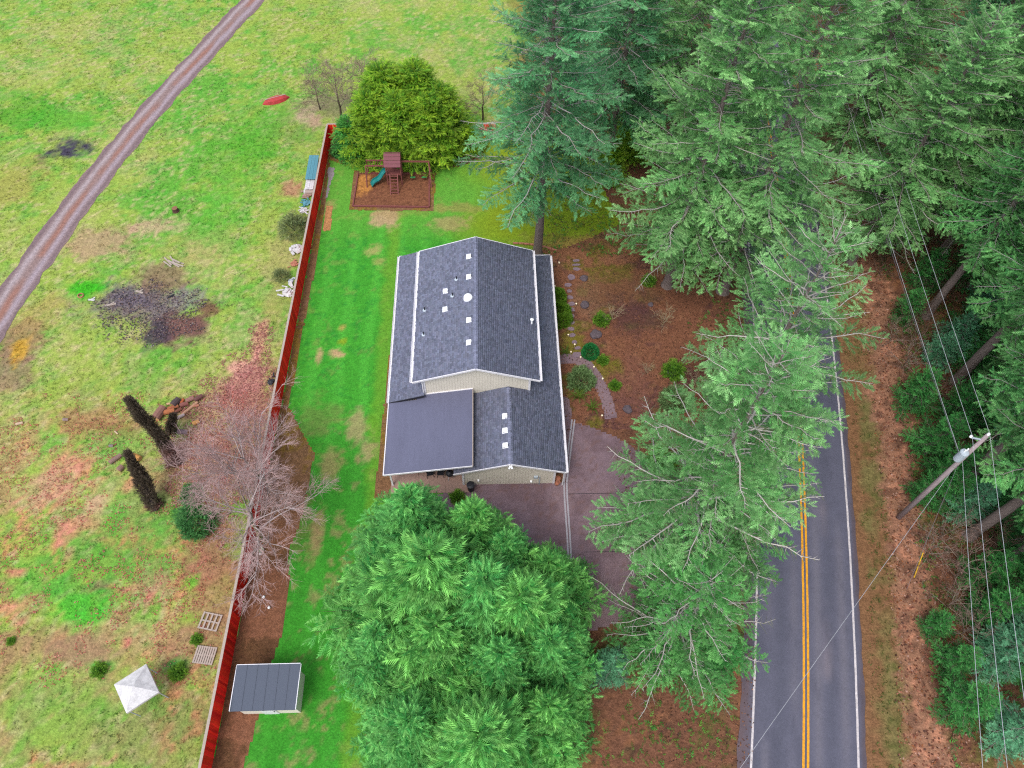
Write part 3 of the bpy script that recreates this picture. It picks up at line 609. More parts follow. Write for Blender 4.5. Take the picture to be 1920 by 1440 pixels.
# fascia, gutters, rakes
def rake(x0, z0, x1, z1, y, name='rake_board', w=.05, h=.16):
    m = MB(); m.beam((x0, y, z0), (x1, y, z1), w, h); return m.build(name, MT['trim'], house, HO)
for yy in (YF - .025, YB + .025):
    rake(xl - .02, zU(xl) - .05, xm, 6.75, yy); rake(xm, 6.75, xr + .02, zU(xr) - .05, yy)
rake(-2.64, 2.44, gm, 3.85, gy0 - .025); rake(gm, 3.85, rx + .02, 2.45, gy0 - .025)
def gutter(x, y0, y1, z, w=.15):
    m = MB(); m.box(x, (y0 + y1) / 2, z - .06, w, y1 - y0, .02)
    for s in (-1, 1): m.box(x + s * (w / 2), (y0 + y1) / 2, z - .02, .03, y1 - y0, .11)
    for i in range(int((y1 - y0) / 1.2)): m.box(x, y0 + .6 + i * 1.2, z + .02, w, .03, .02)
    return m.build('gutter', MT['trim'], house, HO)
gutter(xl - .09, YF, YB, zU(xl), .2); gutter(xr + .08, YF, YB, zU(xr)); gutter(rx + .08, gy0, yb2, 2.5); gutter(-7.63, 29.2, yb2, 2.5)
m = MB(); m.box(-6.2, yb2 + .04, 2.46, 2.8, .08, .12); m.build('fascia', MT['trim'], house, HO)
m = MB(); m.box(4.18, yb2 + .04, 2.46, 2.4, .08, .12); m.build('fascia', MT['trim'], house, HO)
m = MB(); m.beam((-7.55, 29.17, 2.44), (-4.85, 29.17, zL(-4.85) - .07), .04, .18); m.build('skirt_end_board', MT['darkmetal'], house, HO)
for (x, y, z0, z1) in ((-4.9, 29.5, 3.1, 5.0), (5.25, 23.35, 0.1, 2.4), (-7.5, 43.6, .1, 2.4)):
    m = MB(); m.box(x, y, (z0 + z1) / 2, .07, .07, z1 - z0); m.build('downspout', MT['trim'], house, HO)
# openings on the side walls
def sash(x, y, z, w, h, sgn):
    f = MB(); f.box(x + sgn * .03, y, z + h / 2 + .04, .06, w + .16, .08); f.box(x + sgn * .03, y, z - h / 2 - .04, .08, w + .2, .08)
    for s in (-1, 1): f.box(x + sgn * .03, y + s * (w / 2 + .04), z, .06, .08, h)
    o = f.build('window', MT['trim'], house, HO); g_ = MB(); g_.box(x + sgn * .012, y, z, .02, w, h); g_.build('pane', MT['darkmetal'], o, HO)
for y in (32, 36, 40): sash(-6.94, y, 1.45, 1.3, 1.0, -1); sash(4.72, y + .6, 1.45, 1.3, 1.0, 1)
m = MB(); m.box(4.685, 26.4, 1.1, .03, 4.8, 2.2); gd = m.build('garage_door', MT['trim'], house, HO)
for i in range(4):
    for j in range(4):
        m = MB(); m.box(4.71, 24.6 + j * 1.2, .32 + i * .53, .02, 1.05, .42); m.build('panel', MT['trim'], gd, HO)
# roof fittings
def onroof(px, py, zf, n=12):
    z = 4.0
    for _ in range(n): p = at(px, py, z); z = zf(p[0])
    return at(px, py, z)
def box_vent(p, sl):
    """square hood on a flange, lid tilted with the roof"""
    x, y, z = p; m = MB()
    def q(dx, dy, dz): return (x + dx, y + dy, z + dx * sl + dz)
    m.slab([q(-.2, -.2, .03), q(.2, -.2, .03), q(.2, .2, .03), q(-.2, .2, .03)], .02)
    P = [q(-.15, -.15, .03), q(.14, -.15, .03), q(.14, .15, .03), q(-.15, .15, .03), q(-.18, -.17, .2), q(.16, -.17, .15), q(.16, .17, .15), q(-.18, .17, .2)]
    m.add(P, [(4, 5, 6, 7), (0, 1, 5, 4), (1, 2, 6, 5), (2, 3, 7, 6), (3, 0, 4, 7)])
    return m.build('roof_vent', MT['vent'], house, HO)
for (px, py) in ((879, 482), (879, 520), (835, 547), (834.6, 581), (879, 601), (879, 643)): box_vent(onroof(px, py, zU), SL)
for (px, py) in ((946.5, 781), (947, 808), (947.5, 836)): box_vent(onroof(px, py, zG), SL)
def pipe(px, py, zf, h=.35, mt='darkmetal'):
    p = onroof(px, py, zf); m = MB(); m.cyl((p[0], p[1], p[2] - .05), .05, h + .05, 8); o = m.build('vent_pipe', MT[mt], house, HO)
    m = MB(); m.lathe((p[0], p[1], p[2]), [(.17, -.03), (.16, .04), (.06, .09)], 10); m.build('flashing_collar', MT['greymetal'], o, HO)
for a in ((856, 524), (848.5, 555), (796.5, 582), (794.6, 628)): pipe(*a, zU)
p = onroof(997, 607, zU); m = MB(); m.cyl((p[0], p[1], p[2] - .05), .07, .5, 10); m.lathe((p[0], p[1], p[2] + .45), [(.05, 0), (.13, .03), (.13, .1), (.02, .17)], 10); m.build('vent_cap', MT['vent'], house, HO)
p = onroof(877.8, 559, zU); m = MB(); m.lathe((p[0], p[1], p[2]), [(.36, -.12), (.34, .12), (.33, .17), (.28, .25), (.18, .31), (.001, .33)], 20); m.build('skylight_dome', MT['vent'], house, HO, smooth=True)
# fittings on the garage gable
for (nm, px, py, z, sx, sz, mt) in (('wall_light', 897, 904, .9, .12, .12, 'vent'), ('meter_box', 1005, 898, 1.3, .3, .22, 'greymetal'), ('outlet_cover', 996, 906, .6, .14, .1, 'vent')):
    x = at(px, py, z)[0]; m = MB(); m.box(x, 23.44, z, sx, .14, sz); m.box(x, 23.365, z, sx * .6, .02, sz * .6); m.build(nm, MT[mt], house, HO)
m = MB(); m.cyl((3.55, 23.46, 0), .035, 1.3, 8); m.build('conduit', MT['greymetal'], house, HO)
m = MB(); m.box(gm, 23.2 - .12, 3.72, .2, .14, .12); m.ball((gm - .1, 23.0, 3.68), .08); m.ball((gm + .1, 23.0, 3.68), .08); m.build('gable_light', MT['vent'], house, HO)

# ================================================================== FENCES
def fence(name, label, A, B, n, skip_gate=None):
    A = np.array(A, float); B = np.array(B, float); d = B - A; L = np.linalg.norm(d); d /= L; nr = np.array([-d[1], d[0]]); org = (*A, 0)
    f = thing(name, label, 'fence', org); r = np.random.default_rng(int(abs(A[1] * 7)) + n); pl = L / n; ang = math.degrees(math.atan2(d[1], d[0]))
    for i in range(n):
        c0 = A + d * (i * pl); mb = MB(); k = int(pl / .142); bw = pl / k; dz = r.uniform(-.02, .02)
        for j in range(k):
            c = c0 + d * ((j + .5) * bw); mb.col(alb((228, 42, 32), 1.0) * r.uniform(.55, 1.15) * np.array([1, r.uniform(.6, 1.6), r.uniform(.8, 1.2)]))
            h = 1.78 + dz + r.uniform(-.008, .008); mb.box(c[0] + nr[0] * .03, c[1] + nr[1] * .03, h / 2 + .02, bw - .007, .022, h, ang)
        mb.build('panel', MT['redfence'], f, org, colors=True)
        m2 = MB(); c = c0 + d * pl / 2; m2.box(c[0] - nr[0] * .05, c[1] - nr[1] * .05, 1.815 + dz, pl, .17, .035, ang); m2.build('cap_rail', MT['railwood'], f, org)
        m2 = MB()
        for z in (.35, 1.5): m2.box(c[0] - nr[0] * .02, c[1] - nr[1] * .02, z, pl, .05, .09, ang)
        m2.build('rail', MT['railwood'], f, org)
        m2 = MB(); m2.box(c0[0] - nr[0] * .09, c0[1] - nr[1] * .09, .9, .1, .1, 1.8, ang); m2.build('post', MT['railwood'], f, org)
    return f
fence('board_fence', 'long red board fence with weathered cap rail between the meadow and the lawn', FENCE_A, FENCE_B, 32)
fence('board_fence', 'red board fence across the back of the yard behind the hedge trees', (1.0, 62.2), (FENCE_A[0] - .05, 62.2), 7)

# ================================================================== PLAYGROUND
pb = gnd([(672, 327), (805, 327), (805, 390), (662, 388)])
def play_col(x, y):
    n = fbm(x * 1.2, y * 1.2, 861); c = np.broadcast_to(alb((140, 92, 66)), x.shape + (3,)).copy()
    c = mixc(c, alb((120, 82, 76)), sst(52.5, 50.5, y + (n - .5) * 2) if False else (1 - sst(50.5, 52.5, y + (n - .5) * 2)))
    c = mixc(c, alb((205, 140, 72)), (1 - sst(.6, 1.3, np.hypot(x - at(682, 345)[0], (y - at(682, 345)[1]) * .6) + (n - .5) * .8)) * .9)
    return mixc(c, alb((110, 66, 52)), sst(.55, .66, fbm(x * 4, y * 4, 871)) * .5)
zone('playground_dirt', gnd([(664, 320), (818, 324), (812, 396), (655, 394)]), .12, .028, strip_col, MT['mulch'], .15, 11)
zone('playground_bed', pb, .1, .06, play_col, MT['mulch'], .0, 12)
bo = (*pb.mean(0), 0)
bt = thing('timber_border', 'dark red timber border framing the bark bed under the playset', 'border', bo)
for i in range(4):
    a, b = pb[i], pb[(i + 1) % 4]; m = MB(); m.beam((*a, .1), (*b, .1), .12, .2); m.build('timber', MT['playwood'], bt, bo)
tc = at(741, 352)                      # tower footprint centre
TX0, TY0 = tc[0], tc[1] + 1.0
ps = thing('playset', 'red brown wooden playset with teal slide, ladder and swing beam on the bark bed', 'playset', (TX0, TY0, 0)); PSO = (TX0, TY0, 0)
def part(nm, mt, fn, parent=ps): m = MB(); fn(m); return m.build(nm, MT[mt], parent, PSO)
for sx in (-.68, .68):
    for sy in (-.65, .65): part('post', 'playwood', lambda m: m.box(TX0 + sx, TY0 + sy, 1.35, .1, .1, 2.7))
for i in range(6): part('deck_plank', 'playwood', lambda m: m.box(TX0, TY0 - .6 + i * .24, 1.3, 1.5, .22, .04))
for s, y in ((-1, 0), (1, 0)):
    part('roof_slope', 'playroof', lambda m: [m.beam((TX0 - .78, TY0 + s * (.06 + .26 * k + .12), 3.25 - .2 * k), (TX0 + .78, TY0 + s * (.06 + .26 * k + .12), 3.25 - .2 * k), .3, .03, up=(0, s * .6, .8)) for k in range(4)])
part('railing', 'playwood', lambda m: [m.box(TX0 + .7, TY0 - .5 + k * .25, 1.75, .03, .08, .8) for k in range(5)])
lad = part('ladder', 'playwood', lambda m: [m.beam((TX0 + s * .36, TY0 - .75, 1.45), (TX0 + s * .36, TY0 - 2.0, .05), .09, .09) for s in (-1, 1)])
for i in range(6):
    t = (i + .6) / 6.2; part('rung', 'playwood', lambda m: m.beam((TX0 - .36, TY0 - .75 - 1.25 * t, 1.45 - 1.4 * t), (TX0 + .36, TY0 - .75 - 1.25 * t, 1.45 - 1.4 * t), .1, .04), lad)
# slide: a wavy trough
sp0 = np.array([TX0 - .75, TY0 - .1, 1.35]); sp1 = np.array([at(697, 350)[0], at(697, 350)[1], .15])
def slide(m):
    n = 16; w = .26; dirv = (sp1 - sp0)[:2]; dirv /= np.linalg.norm(dirv); sd = np.array([-dirv[1], dirv[0]]); prof = [(-w - .05, .16), (-w, .17), (-w + .04, .03), (0, 0), (w - .04, .03), (w, .17), (w + .05, .16), (w, -.04), (-w, -.04)]
    P = []
    for i in range(n + 1):
        t = i / n; c = sp0 + (sp1 - sp0) * t; z = sp0[2] + (sp1[2] - sp0[2]) * (t - .09 * math.sin(t * 2 * math.pi * 1.5)); z = max(z, .12)
        for (a, h) in prof: P.append((c[0] + sd[0] * a, c[1] + sd[1] * a, z + h))
    k = len(prof); m.add(P, [(i * k + j, i * k + (j + 1) % k, (i + 1) * k + (j + 1) % k, (i + 1) * k + j) for i in range(n) for j in range(k)])
part('slide', 'slide', slide)
lf = at(690, 358); lx = lf[0]
mk = part('monkey_bars', 'playwood', lambda m: [m.beam((TX0 - .7, TY0 + s * .38, 2.15), (lx, TY0 + s * .38, 2.15), .09, .12) for s in (-1, 1)])
for i in range(6): part('bar', 'playwood', lambda m: m.tube([(TX0 - .95 - i * (TX0 - lx - 1.1) / 6, TY0 - .38, 2.17), (TX0 - .95 - i * (TX0 - lx - 1.1) / 6, TY0 + .38, 2.17)], .025, 6), mk)
for s in (-1, 1): part('end_leg', 'playwood', lambda m: m.beam((lx, TY0 + s * .4, 2.2), (lx - .1, TY0 + s * 1.0, 0), .1, .1))
part('end_brace', 'playwood', lambda m: m.beam((lx - .05, TY0 - .75, .95), (lx - .05, TY0 + .75, .95), .08, .08))
rx_ = at(806, 352)[0]
sb = part('swing_beam', 'playwood', lambda m: m.beam((TX0 + .7, TY0, 2.35), (rx_ + .1, TY0, 2.3), .1, .14))
for s in (-1, 1): part('swing_leg', 'playwood', lambda m: m.beam((rx_, TY0, 2.3), (rx_ + .15, TY0 + s * 1.1, 0), .1, .1))
part('swing_brace', 'playwood', lambda m: m.beam((rx_ + .07, TY0 - .55, 1.15), (rx_ + .07, TY0 + .55, 1.15), .08, .08))
for x in (TX0 + 1.7, TX0 + 2.8):
    sw = part('swing_seat', 'green', lambda m: m.obox((x, TY0 - .1, .5), (.24, 0, 0), (0, .1, 0), (0, 0, .02)))
    part('swing_chain', 'darkmetal', lambda m: [m.tube([(x + s * .22, TY0 - .1, .5), (x + s * .2, TY0, 2.3)], .015, 4) for s in (-1, 1)], sw)
# ================================================================== PLANTS
def spray_proto(pairs, ang, ll, bw, droop, tip=.3):
    P = []
    for i in range(pairs):
        x = .05 + .8 * i / pairs
        for s in (-1, 1):
            l = ll * (1 - .45 * i / pairs); a = ang
            P += [(x - bw, 0, 0), (x + bw, 0, 0), (x + l * math.cos(a), s * l * math.sin(a), -droop * l)]
    P += [(.72, -bw, 0), (.72, bw, 0), (.72 + tip, 0, -droop * .2)]
    return np.array(P)
FIRSPRAY = spray_proto(4, rad(48), .42, .075, .25)
CYPSPRAY = spray_proto(4, rad(38), .50, .085, .35, .36)
TINY = spray_proto(2, rad(50), .5, .12, .2)
def place(proto, pos, fw, up, sc_, col, tipcol=None, tipw=.45):
    """instances of a spray: pos (n,3), forward, up, scale (n,), colour (n,3)"""
    fw = fw / (np.linalg.norm(fw, axis=1)[:, None] + 1e-9); sd = np.cross(up, fw); sd /= np.linalg.norm(sd, axis=1)[:, None] + 1e-9; u = np.cross(fw, sd)
    V = pos[:, None] + sc_[:, None, None] * (fw[:, None] * proto[None, :, 0:1] + sd[:, None] * proto[None, :, 1:2] + u[:, None] * proto[None, :, 2:3])
    n, k = V.shape[:2]; C = np.repeat(col[:, None], k, 1)
    if tipcol is not None:
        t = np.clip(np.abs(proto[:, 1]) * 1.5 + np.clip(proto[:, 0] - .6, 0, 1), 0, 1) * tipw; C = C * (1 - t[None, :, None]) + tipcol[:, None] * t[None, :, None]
    return V.reshape(-1, 3), C.reshape(-1, 3)
def tubes_np(P, R, n=3):
    """many polylines of equal length: P (b,m,3) R (b,m) -> V,F quads"""
    b, m, _ = P.shape; T = np.gradient(P, axis=1); T /= np.linalg.norm(T, axis=2)[..., None] + 1e-9
    ref = np.where(np.abs(T[..., 2:3]) > .9, np.array([1., 0, 0]), np.array([0, 0, 1.])); A = np.cross(T, ref); A /= np.linalg.norm(A, axis=2)[..., None] + 1e-9; B = np.cross(T, A)
    an = np.arange(n) * 2 * math.pi / n
    V = P[:, :, None] + R[:, :, None, None] * (A[:, :, None] * np.cos(an)[None, None, :, None] + B[:, :, None] * np.sin(an)[None, None, :, None])
    I = np.arange(b * m * n).reshape(b, m, n); J = np.roll(I, -1, 2)
    F = np.stack([I[:, :-1], J[:, :-1], J[:, 1:], I[:, 1:]], -1).reshape(-1, 4); return V.reshape(-1, 3), F

def conifer(seed, h, R, z0=.2, whorl=.5, nb=6, e0=-8, e1=40, droop=.12, upturn=.10, twig=.24, tl=.42, spray=.42, sstep=.2, pow_=.8, dead=.25, col=(70, 150, 92), col2=(110, 175, 110), kf=.95, proto=None, trunk_r=None, bare=0., tipbare=0., limbcol=(178, 170, 168), limbk=.62, lean=0., inner=.22, maxw=.12, limb_r=1., jit=.25, qs=.0, notwig=False, fj=.16):
    r = np.random.default_rng(seed); proto = FIRSPRAY if proto is None else proto
    tr = trunk_r or (.012 * h + .06); zs = []; z = z0 * h
    bx = np.cumsum(r.normal(0, .05, 24)) * h * .01
    by = np.cumsum(r.normal(0, .05, 24)) * h * .01
    tz = np.linspace(0, h, 24)
    def tp(z): return np.array([np.interp(z, tz, bx) + lean * z, np.interp(z, tz, by), z])
    limbsP = []; limbsR = []; tw_P = []; tw_R = []; SP = []; SF = []; SU = []; SS = []; SC = []
    c1, c2 = alb(col, kf), alb(col2, kf); phase = 0
    while z < h - .25:
        t = (z - z0 * h) / (h - z0 * h); prof = (1 - t) ** pow_ * min(1, .55 + t / maxw * .45) + .03; n = nb + int(r.integers(-1, 2)); phase += r.uniform(.4, 1.2)
        for k in range(n):
            az = phase + 2 * math.pi * k / n + r.normal(0, .22); L = max(R * prof * r.uniform(1 - jit * 1.6, 1 + jit * .7), .25)
            el = rad(e0 + (e1 - e0) * t + r.normal(0, 6)); zz = z + r.uniform(-.3, .3) * whorl; b0 = tp(zz)
            m = 9; s = np.linspace(0, 1, m); dv = np.array([math.cos(az), math.sin(az), 0]); sv = np.array([-math.sin(az), math.cos(az), 0])
            wig = np.cumsum(r.normal(0, .02, m)) * L
            P = b0 + dv * (s * L * math.cos(el))[:, None] + sv * wig[:, None]; P[:, 2] += s * L * math.sin(el) - droop * L * s ** 2 + upturn * L * s ** 4 + np.cumsum(r.normal(0, .008, m)) * L
            r0 = (.010 + .0085 * L) * limb_r
            limbsP.append(P); limbsR.append(r0 * (1 - .82 * s))
            isdead = r.random() < bare
            nt_ = int(L * (1 - inner) / twig) * 2 + 1
            st = inner + (1 - inner) * np.clip((np.arange(nt_) + .5 + r.uniform(-.7, .7, nt_)) / nt_, 0, 1); sg = np.where(np.arange(nt_) % 2, 1., -1.)
            pos = np.stack([np.interp(st, s, P[:, i]) for i in range(3)], -1); T = np.stack([np.interp(st, s, np.gradient(P[:, i], s)) for i in range(3)], -1); T /= np.linalg.norm(T, axis=1)[:, None]
            S = np.cross(T, [0, 0, 1.]); S /= np.linalg.norm(S, axis=1)[:, None] + 1e-9; a = r.normal(.92, .28, nt_)
            D = T * np.cos(a)[:, None] + S * (np.sin(a) * sg)[:, None]; D[:, 2] += r.normal(-.10, .16, nt_)
            l = (tl * L * (1 - st) ** .8 * .9 + .22) * r.uniform(.6, 1.2, nt_); l = np.minimum(l, 1.3)
            if isdead: l *= .7
            tw_P.append(np.stack([pos, pos + D * l[:, None] * .9 + np.array([0, 0, -.08]) * l[:, None]], 1)); tw_R.append(np.stack([np.full(nt_, r0 * .26 + .004), np.full(nt_, .003)], -1))
            if isdead: continue
            if tipbare and r.random() < tipbare: kk = st < r.uniform(.75, 1.1)
            else: kk = np.ones(nt_, bool)
            ns = np.maximum((l / sstep).astype(int), 1) + 1; ns[~kk] = 0
            idx = np.repeat(np.arange(nt_), ns); 
            if len(idx) == 0: continue
            within = np.concatenate([np.arange(q) for q in ns if q]); q = (within + .4 + r.uniform(-.25, .25, len(idx))) / ns[idx]; q = qs + (1 - qs) * q
            sgn = np.where(within % 2, 1., -1.); pj = pos[idx] + D[idx] * (l[idx] * q)[:, None]; pj[:, 2] -= .08 * l[idx] * q ** 2
            S2 = np.cross(D[idx], [0, 0, 1.]); F_ = D[idx] + S2 * (sgn * .45 * (q < .8))[:, None] + r.normal(0, fj, (len(idx), 3)); F_[:, 2] += r.normal(-.05, .14, len(idx))
            U = np.array([0, 0, 1.]) + r.normal(0, .35, (len(idx), 3))
            SP.append(pj); SF.append(F_); SU.append(U); SS.append(spray * r.uniform(.7, 1.25, len(idx)))
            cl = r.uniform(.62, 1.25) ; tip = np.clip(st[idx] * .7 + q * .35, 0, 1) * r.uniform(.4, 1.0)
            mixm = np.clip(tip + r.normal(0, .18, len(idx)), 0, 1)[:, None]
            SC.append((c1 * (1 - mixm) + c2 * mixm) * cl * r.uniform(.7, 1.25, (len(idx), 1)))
        z += whorl * r.uniform(.7, 1.3) * (1 - .35 * t)
    if notwig:                                                   # a leafy pointed leader
        for k in range(26):
            q = r.random(); SP.append((tp(h) + np.array([0, 0, -1.3 + 1.35 * q]))[None]); SF.append(np.array([[math.cos(k * 2.4) * (1.1 - q), math.sin(k * 2.4) * (1.1 - q), .8 + q]])); SU.append(r.normal(0, 1, (1, 3))); SS.append(np.array([spray * .9])); SC.append((c1 * .3 + c2 * .7)[None] * r.uniform(.8, 1.2))
    SP = np.concatenate(SP); SF = np.concatenate(SF); SU = np.concatenate(SU); SS = np.concatenate(SS); SC = np.concatenate(SC)
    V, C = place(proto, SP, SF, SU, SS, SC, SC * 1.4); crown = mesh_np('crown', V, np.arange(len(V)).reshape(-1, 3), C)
    # trunk
    tzz = np.concatenate([[0, .15, .5], np.linspace(1.2, h, 22)]); TP = np.array([tp(q) for q in tzz])[None]; TR = (tr * (1 - .93 * tzz / h)); TR[:3] *= [1.5, 1.25, 1.08]
    tv, tf = tubes_np(TP, TR[None], 10); trunk = mesh_np('trunk', tv, tf, smooth=True)
    lv, lfc = tubes_np(np.array(limbsP), np.array(limbsR), 4); kt = 1 if not notwig else 40; tv2, tf2 = tubes_np(np.concatenate(tw_P)[::kt], np.concatenate(tw_R)[::kt], 3)
    nl = len(lv); LV = np.concatenate([lv, tv2]); LF = np.concatenate([lfc, tf2 + nl]); base = alb(limbcol, limbk)
    lc = np.concatenate([base * np.repeat(r.uniform(.65, 1.15, (len(limbsP), 1)), lv.shape[0] // len(limbsP), 0), np.repeat(np.where(r.random((len(tv2) // 6, 1)) < .3, base * .85, alb((120, 122, 92), .7)), 6, 0)])
    limbs = mesh_np('limbs', LV, LF, lc, smooth=True)
    return dict(trunk=trunk, limbs=limbs, crown=crown, h=h, n=len(V) // 3)
NTREE = [0]
def plant(kind, name, label, cat, xy, h=None, rz=None, group=None, sxy=1., bark='bark', tilt=(0, 0)):
    """a tree: Empty at its foot with trunk, limbs and crown as parts"""
    NTREE[0] += 1; s = (h / kind['h']) if h else 1.
    o = thing(name, label, cat, (xy[0], xy[1], 0), (NTREE[0] * 2.4) % 6.28 if rz is None else rz, group); o.scale = (s * sxy, s * sxy, s); o.rotation_euler = (tilt[0], tilt[1], o.rotation_euler[2])
    if kind.get('trunk'): link('trunk', kind['trunk'], MT[bark], o)
    if kind.get('limbs'): link('limbs', kind['limbs'], MT['limb'], o)
    if kind.get('crown'): link('crown', kind['crown'], MT['leaf'], o)
    return o
GF = 'tall firs'
# --- kinds (mesh data shared between copies)
K = {}
FR = dict(limbcol=(206, 198, 190), limbk=.62, qs=.10)
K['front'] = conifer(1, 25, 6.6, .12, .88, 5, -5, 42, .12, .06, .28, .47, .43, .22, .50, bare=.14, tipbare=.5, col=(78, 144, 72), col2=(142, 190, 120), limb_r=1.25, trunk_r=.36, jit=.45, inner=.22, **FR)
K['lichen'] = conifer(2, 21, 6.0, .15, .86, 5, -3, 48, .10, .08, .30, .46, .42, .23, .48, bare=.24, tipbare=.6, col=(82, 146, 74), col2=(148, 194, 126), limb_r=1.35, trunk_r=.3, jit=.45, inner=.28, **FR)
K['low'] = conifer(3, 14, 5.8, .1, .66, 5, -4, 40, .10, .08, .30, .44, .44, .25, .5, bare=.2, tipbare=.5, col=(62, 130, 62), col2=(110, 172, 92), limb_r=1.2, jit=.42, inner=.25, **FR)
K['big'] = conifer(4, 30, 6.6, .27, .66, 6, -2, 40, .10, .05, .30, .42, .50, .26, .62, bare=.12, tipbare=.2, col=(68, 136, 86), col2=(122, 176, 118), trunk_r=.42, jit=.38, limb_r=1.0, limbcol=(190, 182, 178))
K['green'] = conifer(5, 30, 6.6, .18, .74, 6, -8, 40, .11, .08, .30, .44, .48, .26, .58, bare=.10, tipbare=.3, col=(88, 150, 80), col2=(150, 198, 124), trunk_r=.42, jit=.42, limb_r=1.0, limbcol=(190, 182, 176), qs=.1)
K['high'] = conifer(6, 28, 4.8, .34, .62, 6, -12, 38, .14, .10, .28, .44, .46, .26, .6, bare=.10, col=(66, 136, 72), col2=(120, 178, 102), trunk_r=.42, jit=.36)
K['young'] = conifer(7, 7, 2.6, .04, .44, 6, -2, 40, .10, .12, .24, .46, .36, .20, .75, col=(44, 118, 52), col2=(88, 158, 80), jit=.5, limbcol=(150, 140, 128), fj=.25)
K['young2'] = conifer(8, 6, 2.3, .05, .40, 6, 0, 45, .16, .14, .22, .44, .34, .19, .8, col=(76, 142, 100), col2=(116, 176, 132), jit=.45)
CYPSPRAY = spray_proto(5, rad(36), .46, .06, .5, .4)
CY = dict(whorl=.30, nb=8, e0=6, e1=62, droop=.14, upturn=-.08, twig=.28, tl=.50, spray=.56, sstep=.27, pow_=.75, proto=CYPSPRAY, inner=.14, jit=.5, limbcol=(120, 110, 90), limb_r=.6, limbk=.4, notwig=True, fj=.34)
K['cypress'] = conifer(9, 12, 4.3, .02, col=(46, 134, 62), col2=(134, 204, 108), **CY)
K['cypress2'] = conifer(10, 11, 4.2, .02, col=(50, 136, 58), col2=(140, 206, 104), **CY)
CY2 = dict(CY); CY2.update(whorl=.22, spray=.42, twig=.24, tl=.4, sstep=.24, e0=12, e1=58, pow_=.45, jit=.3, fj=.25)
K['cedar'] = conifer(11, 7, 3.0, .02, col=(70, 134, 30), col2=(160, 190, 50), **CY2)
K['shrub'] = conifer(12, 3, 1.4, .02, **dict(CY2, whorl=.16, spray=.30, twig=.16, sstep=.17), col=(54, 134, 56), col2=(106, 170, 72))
# ---- leafy shrubs, ferns, bare trees
def blob(seed, rx, ry, rz, n, leaf, c1, c2, kf=.95, lumps=.25, shell=.35):
    r = np.random.default_rng(seed); d = r.normal(0, 1, (n, 3)); d[:, 2] = np.abs(d[:, 2]) * 1.0 - .15; d /= np.linalg.norm(d, axis=1)[:, None]
    az = np.arctan2(d[:, 1], d[:, 0]); lump = 1 + lumps * (fbm(az * 1.6 + 9, d[:, 2] * 2.4, seed) - .5) * 2 + lumps * .6 * (fbm(az * 4, d[:, 2] * 6, seed + 5) - .5) * 2
    q = (1 - shell * r.random(n) ** 1.5) * lump; p = d * q[:, None] * np.array([rx, ry, rz]); p[:, 2] = np.maximum(p[:, 2] + rz * .15, .03)
    fw = d + r.normal(0, .55, (n, 3)); up = np.array([0, 0, 1.]) + r.normal(0, .6, (n, 3)); m = np.clip(r.normal(.45, .25, n) + (q - .85), 0, 1)[:, None]
    col = (alb(c1, kf) * (1 - m) + alb(c2, kf) * m) * r.uniform(.65, 1.3, (n, 1)); V, C = place(TINY, p, fw, up, leaf * r.uniform(.7, 1.3, n), col)
    stem = MB(); 
    for k in range(4):
        a = k * 1.6; stem.tube([(0, 0, 0), (rx * .3 * math.cos(a), ry * .3 * math.sin(a), rz * .5), (rx * .6 * math.cos(a), ry * .6 * math.sin(a), rz * .9)], [.04, .03, .01], 5)
    sv = bpy.data.meshes.new('stems'); sv.from_pydata(stem.v, [], stem.f); sv.update()
    return dict(trunk=sv, crown=mesh_np('crown', V, np.arange(len(V)).reshape(-1, 3), C), h=rz)
def shrub(kind, name, label, px, py, cat='shrub', s=1., rz=0, group=None):
    p = at(px, py); o = thing(name, label, cat, (p[0], p[1], 0), rz, group); o.scale = (s, s, s)
    link('stems', kind['trunk'], MT['darkbark'], o); link('foliage', kind['crown'], MT['leaf'], o); return o
def fern_mesh(seed, nf=16, L=.75):
    r = np.random.default_rng(seed); P = []; C = []
    for k in range(nf):
        a = k * 6.283 / nf + r.normal(0, .15); l = L * r.uniform(.75, 1.2); n = 9; dv = np.array([math.cos(a), math.sin(a), 0]); sv = np.array([-math.sin(a), math.cos(a), 0]); g = alb((88, 112, 38), .9) * r.uniform(.7, 1.35)
        def q(t): return dv * l * t * (1 - .15 * t) + np.array([0, 0, .55 * l * math.sin(t * 2.3)])
        for i in range(n):
            t = (i + .5) / n; b = q(t); b2 = q(t + .09); w = .16 * l * (1 - t) ** .6 * min(1, t * 6 + .3)
            for s in (-1, 1): P += [b, b2, (b + b2) / 2 + sv * s * w + dv * .05 * l - np.array([0, 0, .03])]; C += [g * r.uniform(.8, 1.2)] * 3
    return mesh_np('fronds', np.array(P), np.arange(len(P)).reshape(-1, 3), np.array(C))
